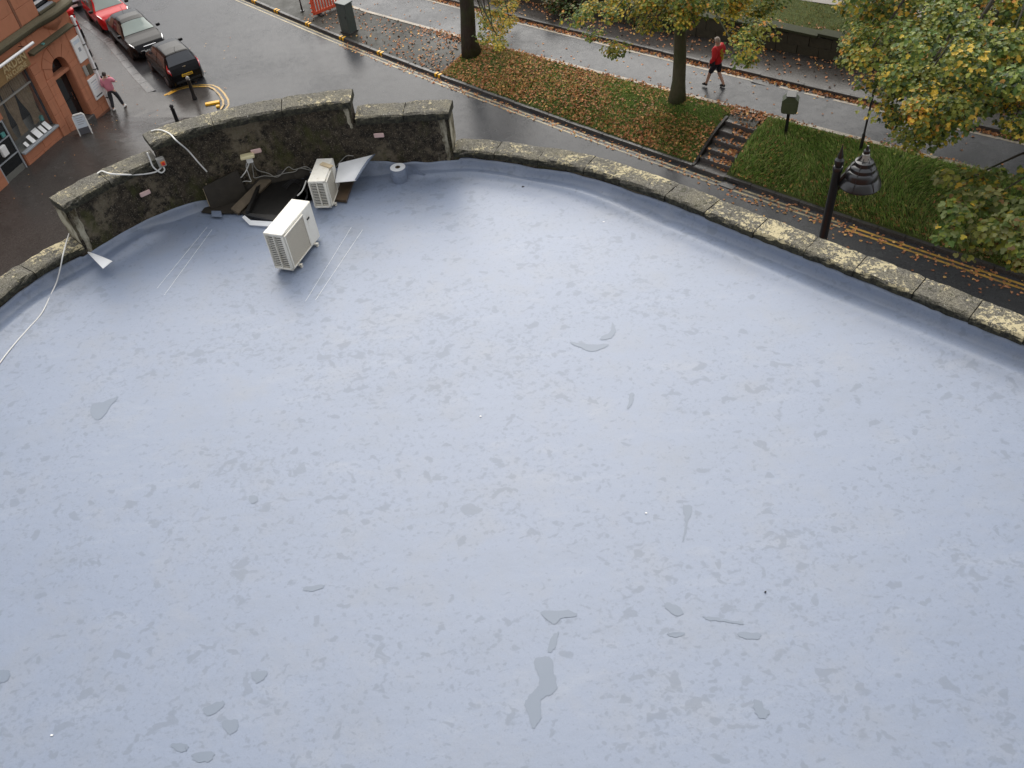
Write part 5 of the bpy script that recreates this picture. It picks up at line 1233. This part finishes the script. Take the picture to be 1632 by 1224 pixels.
# tree 3: broad maple at the right
t3 = np.array((21.5, 29.0, 2.6))
P3 = [(1350, -60), (1346, 10), (1342, 45), (1352, 75), (1346, 110), (1358, 140), (1380, 150), (1398, 165), (1412, 192), (1440, 215), (1462, 232), (1500, 226), (1535, 215), (1560, 196), (1600, 185), (1612, 205), (1640, 210), (1720, 190), (1720, -60)]
v3 = list(sample_clumps(P3, 190, (5.0, 7.4)))+list(sample_clumps([(1352, 0), (1440, 60), (1560, 120), (1660, 150), (1700, -60), (1360, -60)], 70, (6.8, 9.0)))
f3 = hidden_fill((20.5, 29.5, 11), (9.5, 9.5, 6.2), 230, 5.0)
mx3 = dict(g=.9, l=1.4, y=.34, o=.09, d=.3)
tree('maple_tree', 'broad maple with green and yellow leaves overhanging the upper road at the right', t3, .42, 15, 4, [(v3, .50, 170, .106, mx3), (f3, 1.0, 60, .27, mx3)], 'bark_rough', list(random.sample(v3, 34))+list(f3[:20]))
# tree 4: lower paler sycamore at the right edge
t4 = np.array((21.5, 17.6, float(ground(np.array((21.5, 17.6))@D2, np.array((21.5, 17.6))@P2))))
P4 = [(1500, 312), (1490, 286), (1520, 276), (1560, 280), (1580, 268), (1632, 268), (1720, 262), (1720, 430), (1632, 425), (1600, 410), (1570, 398), (1530, 402), (1505, 372), (1515, 340)]
v4 = list(sample_clumps(P4, 84, (3.4, 5.4))); f4 = hidden_fill((21.5, 17.6, 6.5), (5.0, 5, 3.0), 60, 3.8)
mx4 = dict(g=.55, l=.7, p=1.0, y=.10, b=.12)
tree('sycamore_tree', 'pale green sycamore branches reaching in over the grass at the lower right', t4, .28, 8.5, 3.5, [(v4, .38, 40, .15, mx4), (f4, .75, 40, .22, mx4)], 'bark_rough', list(random.sample(v4, 9))+list(f4[:12]), grp=None)
# tree 1: old rough trunk with a hanging yellow branch
t1 = up_at(752, 86)
v1 = [*sample_clumps([(768, -30), (764, 28), (762, 52), (772, 70), (795, 76), (812, 66), (822, 42), (830, 12), (838, -30)], 60, (.8, 3.4)), *sample_clumps([(790, -25), (850, -25), (826, 10), (806, 20)], 10, (3, 4.5))]
f1 = hidden_fill((t1[0], t1[1], 9.5), (5, 5, 4), 60, 5.5)
mx1 = dict(g=.35, l=.8, y=.75, o=.18, d=.12)
tree('old_tree', 'old rough barked tree with low yellowing branches beside the footway', t1, .36, 12, 4.5, [(v1, .34, 70, .085, mx1), (f1, .75, 34, .22, mx1)], 'bark_rough', list(random.sample(v1, 14))+list(f1[:16]), wob=.07)
# hanging bare twigs
# shrubs along the wall (left of the second tree)
for (px, py, lb) in ((905, 18, 'brown leafless looking shrub against the wall, leftmost in the row'), (1030, 28, 'dark shrub against the wall behind the smooth trunk'), (1085, 40, 'dark low shrub beside the red topped person')):
    p = up_at(px, py); o = empty('shrub', p, label=lb, cat='shrub', group='shrubs along the wall'); cl = [p+np.array((random.uniform(-1, 1), random.uniform(-.7, .7), random.uniform(.2, .9))) for _ in range(26)]
    crown(np.array(cl)-p, .36, 40, .11, dict(b=1.0, d=1.1, g=.3) if px < 950 else dict(d=1.0, b=.25, g=.3), np.zeros(2), o)
    MB().tube([(0, 0, 0), (.05, .03, .5), (.1, 0, .9)], [.04, .03, .01], 6).build('stem', 'bark_rough', o)

# ---- fallen leaves
LIT = np.array([(.33, .145, .062), (.37, .195, .085), (.24, .11, .055), (.46, .31, .12), (.32, .175, .095), (.17, .09, .05)])
Pl, Nl, Sl = [], [], []
def scatter(n, s0, s1, qa_, qb_, keep=None, size=(.07, .115), lift=.02, tilt=.45):
    s = rng.uniform(s0, s1, n); a = qa_(s); b_ = qb_(s); q = a+(b_-a)*rng.random(n)
    if keep is not None: k = keep(s, q); s, q = s[k], q[k]
    z = ground(s, q); m_ = (s > sA) & (s < sB) & (q > qa-.1) & (q < qb+tread)
    zs = .135+(zt-.185)*np.clip(np.floor((q-qa)/tread), 0, nst)/nst; z = np.where(m_, zs, z)
    den = D2@D2; x = (s*D2[0]+q*P2[0])/den; y = (s*D2[1]+q*P2[1])/den
    Pl.append(np.c_[x, y, z+lift+rng.random(len(x))*.02]); Nl.append(np.c_[rng.normal(size=(len(x), 2))*tilt, np.ones(len(x))]); Sl.append(rng.uniform(*size, len(x)))
def fbm(s, q, f): return np.sin(s*f*1.3+q*f*.7)+np.sin(s*f*.6-q*f*1.9+1.3)+np.sin(s*f*2.7+q*f*2.2+.4)*.6
notstep = lambda s, q: ~((s > sA-.1) & (s < sB+.1) & (q < qb+1) & (q > qa-.2))
scatter(12500, -27.5, -14.3, lambda s: qk(s)+.2, lambda s: qn(s)-.1, lambda s, q: (rng.random(len(s)) < np.clip(.66-.50*ss((s+21.5)/4)*ss((q-qk(s)-.9)/1.4)+.16*fbm(s, q, 1.3), .05, 1)))
scatter(5200, -13, 6, lambda s: qk(s)+.2, lambda s: qn(s)-.1, lambda s, q: notstep(s, q) & (rng.random(len(s)) < np.clip(.20+.80*np.exp(-(q-qk(s)-.2)/.75)+.12*fbm(s, q, 1.1), 0, 1)))
scatter(460, sA+.05, sB-.05, lambda s: s*0+qa+.28, lambda s: s*0+qb+tread, lambda s, q: rng.random(len(s)) < .12+.8*ss((s-sA-.2)/.9), lift=.015)
scatter(2500, -40, 6, lambda s: qf(s)+.08, lambda s: qfk(s)-.01, tilt=.6, lift=.015)
scatter(2600, -36, 6, lambda s: qfk(s)+.2, lambda s: qww(s)-.02, lambda s, q: rng.random(len(s)) < .06+.9*((q-qfk(s))/(qww(s)-qfk(s)))**1.6)
scatter(1900, -31, 6, lambda s: qn(s)-.55, lambda s: qn(s)+.06, lambda s, q: rng.random(len(s)) < .62+.25*fbm(s, q, .9))
scatter(900, -14, 6, lambda s: qk(s)-.75, lambda s: qk(s)-.02, lambda s, q: rng.random(len(s)) < .55, lift=.010, tilt=.15, size=(.06, .12))
scatter(420, -34, -14, lambda s: qk(s)-.5, lambda s: qk(s)-.02, lift=.010, tilt=.15, size=(.05, .11))
scatter(240, -14, 8, lambda s: qk(s)-4.5, lambda s: qk(s)-.6, lift=.010, tilt=.1, size=(.06, .11))
scatter(160, -40, 4, lambda s: qn(s)+.1, lambda s: qf(s)-.1, lift=.010, tilt=.1, size=(.06, .11))
scatter(2600, -38, -27.3, lambda s: qk(s)+.2, lambda s: qn(s)-.1, lambda s, q: rng.random(len(s)) < .12+.8*ss((s+33)/6)*np.clip(np.abs((q-qk(s))/(qn(s)-qk(s))-.45)*1.6+.12, 0, 1))
scatter(1200, -30, 8, lambda s: qww(s)+.5, lambda s: qww(s)+2.4, lift=.86, tilt=.3)
scatter(30, sA-1.5, sB+2.0, lambda s: s*0+qb+tread, lambda s: qn(s), lift=.02)
scatter(260, sA-.4, sB+1.2, lambda s: s*0+qb+tread*.9, lambda s: qn(s)+.0, lift=.02)
n = 170; px = rng.uniform(-22, -11, n); py = rng.uniform(30, 44, n); Pl.append(np.c_[px, py, [zp(a, b_)+.012 for a, b_ in zip(px, py)]]); Nl.append(np.c_[rng.normal(size=(n, 2))*.1, np.ones(n)]); Sl.append(rng.uniform(.03, .07, n))
Pl, Nl, Sl = np.concatenate(Pl), np.concatenate(Nl), np.concatenate(Sl); n = len(Pl)
A = rng.normal(size=(n, 3)); A[:, 2] *= .2
V = leaf_polys(Pl, Nl, A, Sl, fold=.18, curl=.4); col = np.repeat(LIT[rng.choice(6, n, p=[.26, .22, .2, .12, .12, .08])]*rng.uniform(.9, 1.8, (n, 1))*np.array([1.08, .98, .85]), 2, 0)
tag(np_mesh('fallen_leaves', V, 6, col, 'litter'), 'brown and orange fallen leaves strewn over the bank, gutters and steps', 'leaves', kind='stuff')
# ---- grass
def grass(n, s0, s1, qa_, qb_, keep, h, w_, name, label, cols, lift=0.0, zf=None):
    s = rng.uniform(s0, s1, n); a = qa_(s); b_ = qb_(s); q = a+(b_-a)*rng.random(n); k = keep(s, q); s, q = s[k], q[k]; n = len(s)
    den = D2@D2; P = np.c_[(s*D2[0]+q*P2[0])/den, (s*D2[1]+q*P2[1])/den, (ground(s, q) if zf is None else zf(s, q))+lift-.02]
    ang = rng.uniform(0, 2*math.pi, n); hh = rng.uniform(*h, n)*(1+.25*fbm(s, q, 1.7)/2.6); ww = rng.uniform(*w_, n)
    sd_ = np.c_[np.cos(ang), np.sin(ang), np.zeros(n)]*ww[:, None]/2; la = rng.uniform(0, 2*math.pi, n)+.0; lean = np.c_[np.cos(la), np.sin(la), np.zeros(n)]*(hh*rng.uniform(.1, .75, n))[:, None]
    lean += np.c_[np.sin(fbm(s, q, .8)), np.cos(fbm(s, q, .8)*1.3), np.zeros(n)]*(hh*.45)[:, None]
    up = np.c_[np.zeros((n, 2)), hh]
    V = np.stack([P-sd_, P+sd_, P+sd_*.7+lean*.4+up*.62, P+lean+up*.92, P-sd_*.7+lean*.4+up*.62], 1)
    c = np.array(cols); col = c[rng.choice(len(c), n)]*rng.uniform(.65, 1.4, (n, 1))*2.5*(1+.16*fbm(s, q, .9)/2.6)[:, None]
    tag(np_mesh(name, V, 5, col, 'grass_blade'), label, 'grass', kind='stuff')
GC = [(.080, .132, .028), (.112, .168, .040), (.056, .092, .020), (.17, .18, .068)]
grass(60000, -13.2, 8, lambda s: qk(s)+.2, lambda s: qn(s)-.3, notstep, (.10, .24), (.014, .028), 'long_grass', 'long rough green grass on the bank right of the steps', GC)
grass(60000, -27.4, -13.2, lambda s: qk(s)+.2, lambda s: qn(s)-.25, lambda s, q: notstep(s, q) & (rng.random(len(s)) < .6+.4*ss((s+22)/4)), (.05, .12), (.012, .022), 'short_grass', 'short green grass around the smooth trunked tree', GC)
grass(16000, -34, 8, lambda s: qww(s)+.4, lambda s: qww(s)+2.5, lambda s, q: s > -99, (.05, .12), (.014, .028), 'lawn_grass', 'worn grass strip along the top of the stone wall', [(.10, .095, .030), (.15, .12, .05), (.08, .085, .025)], zf=lambda s, q: zu(s)+.9+(q-qww(s)-.38)*.12)
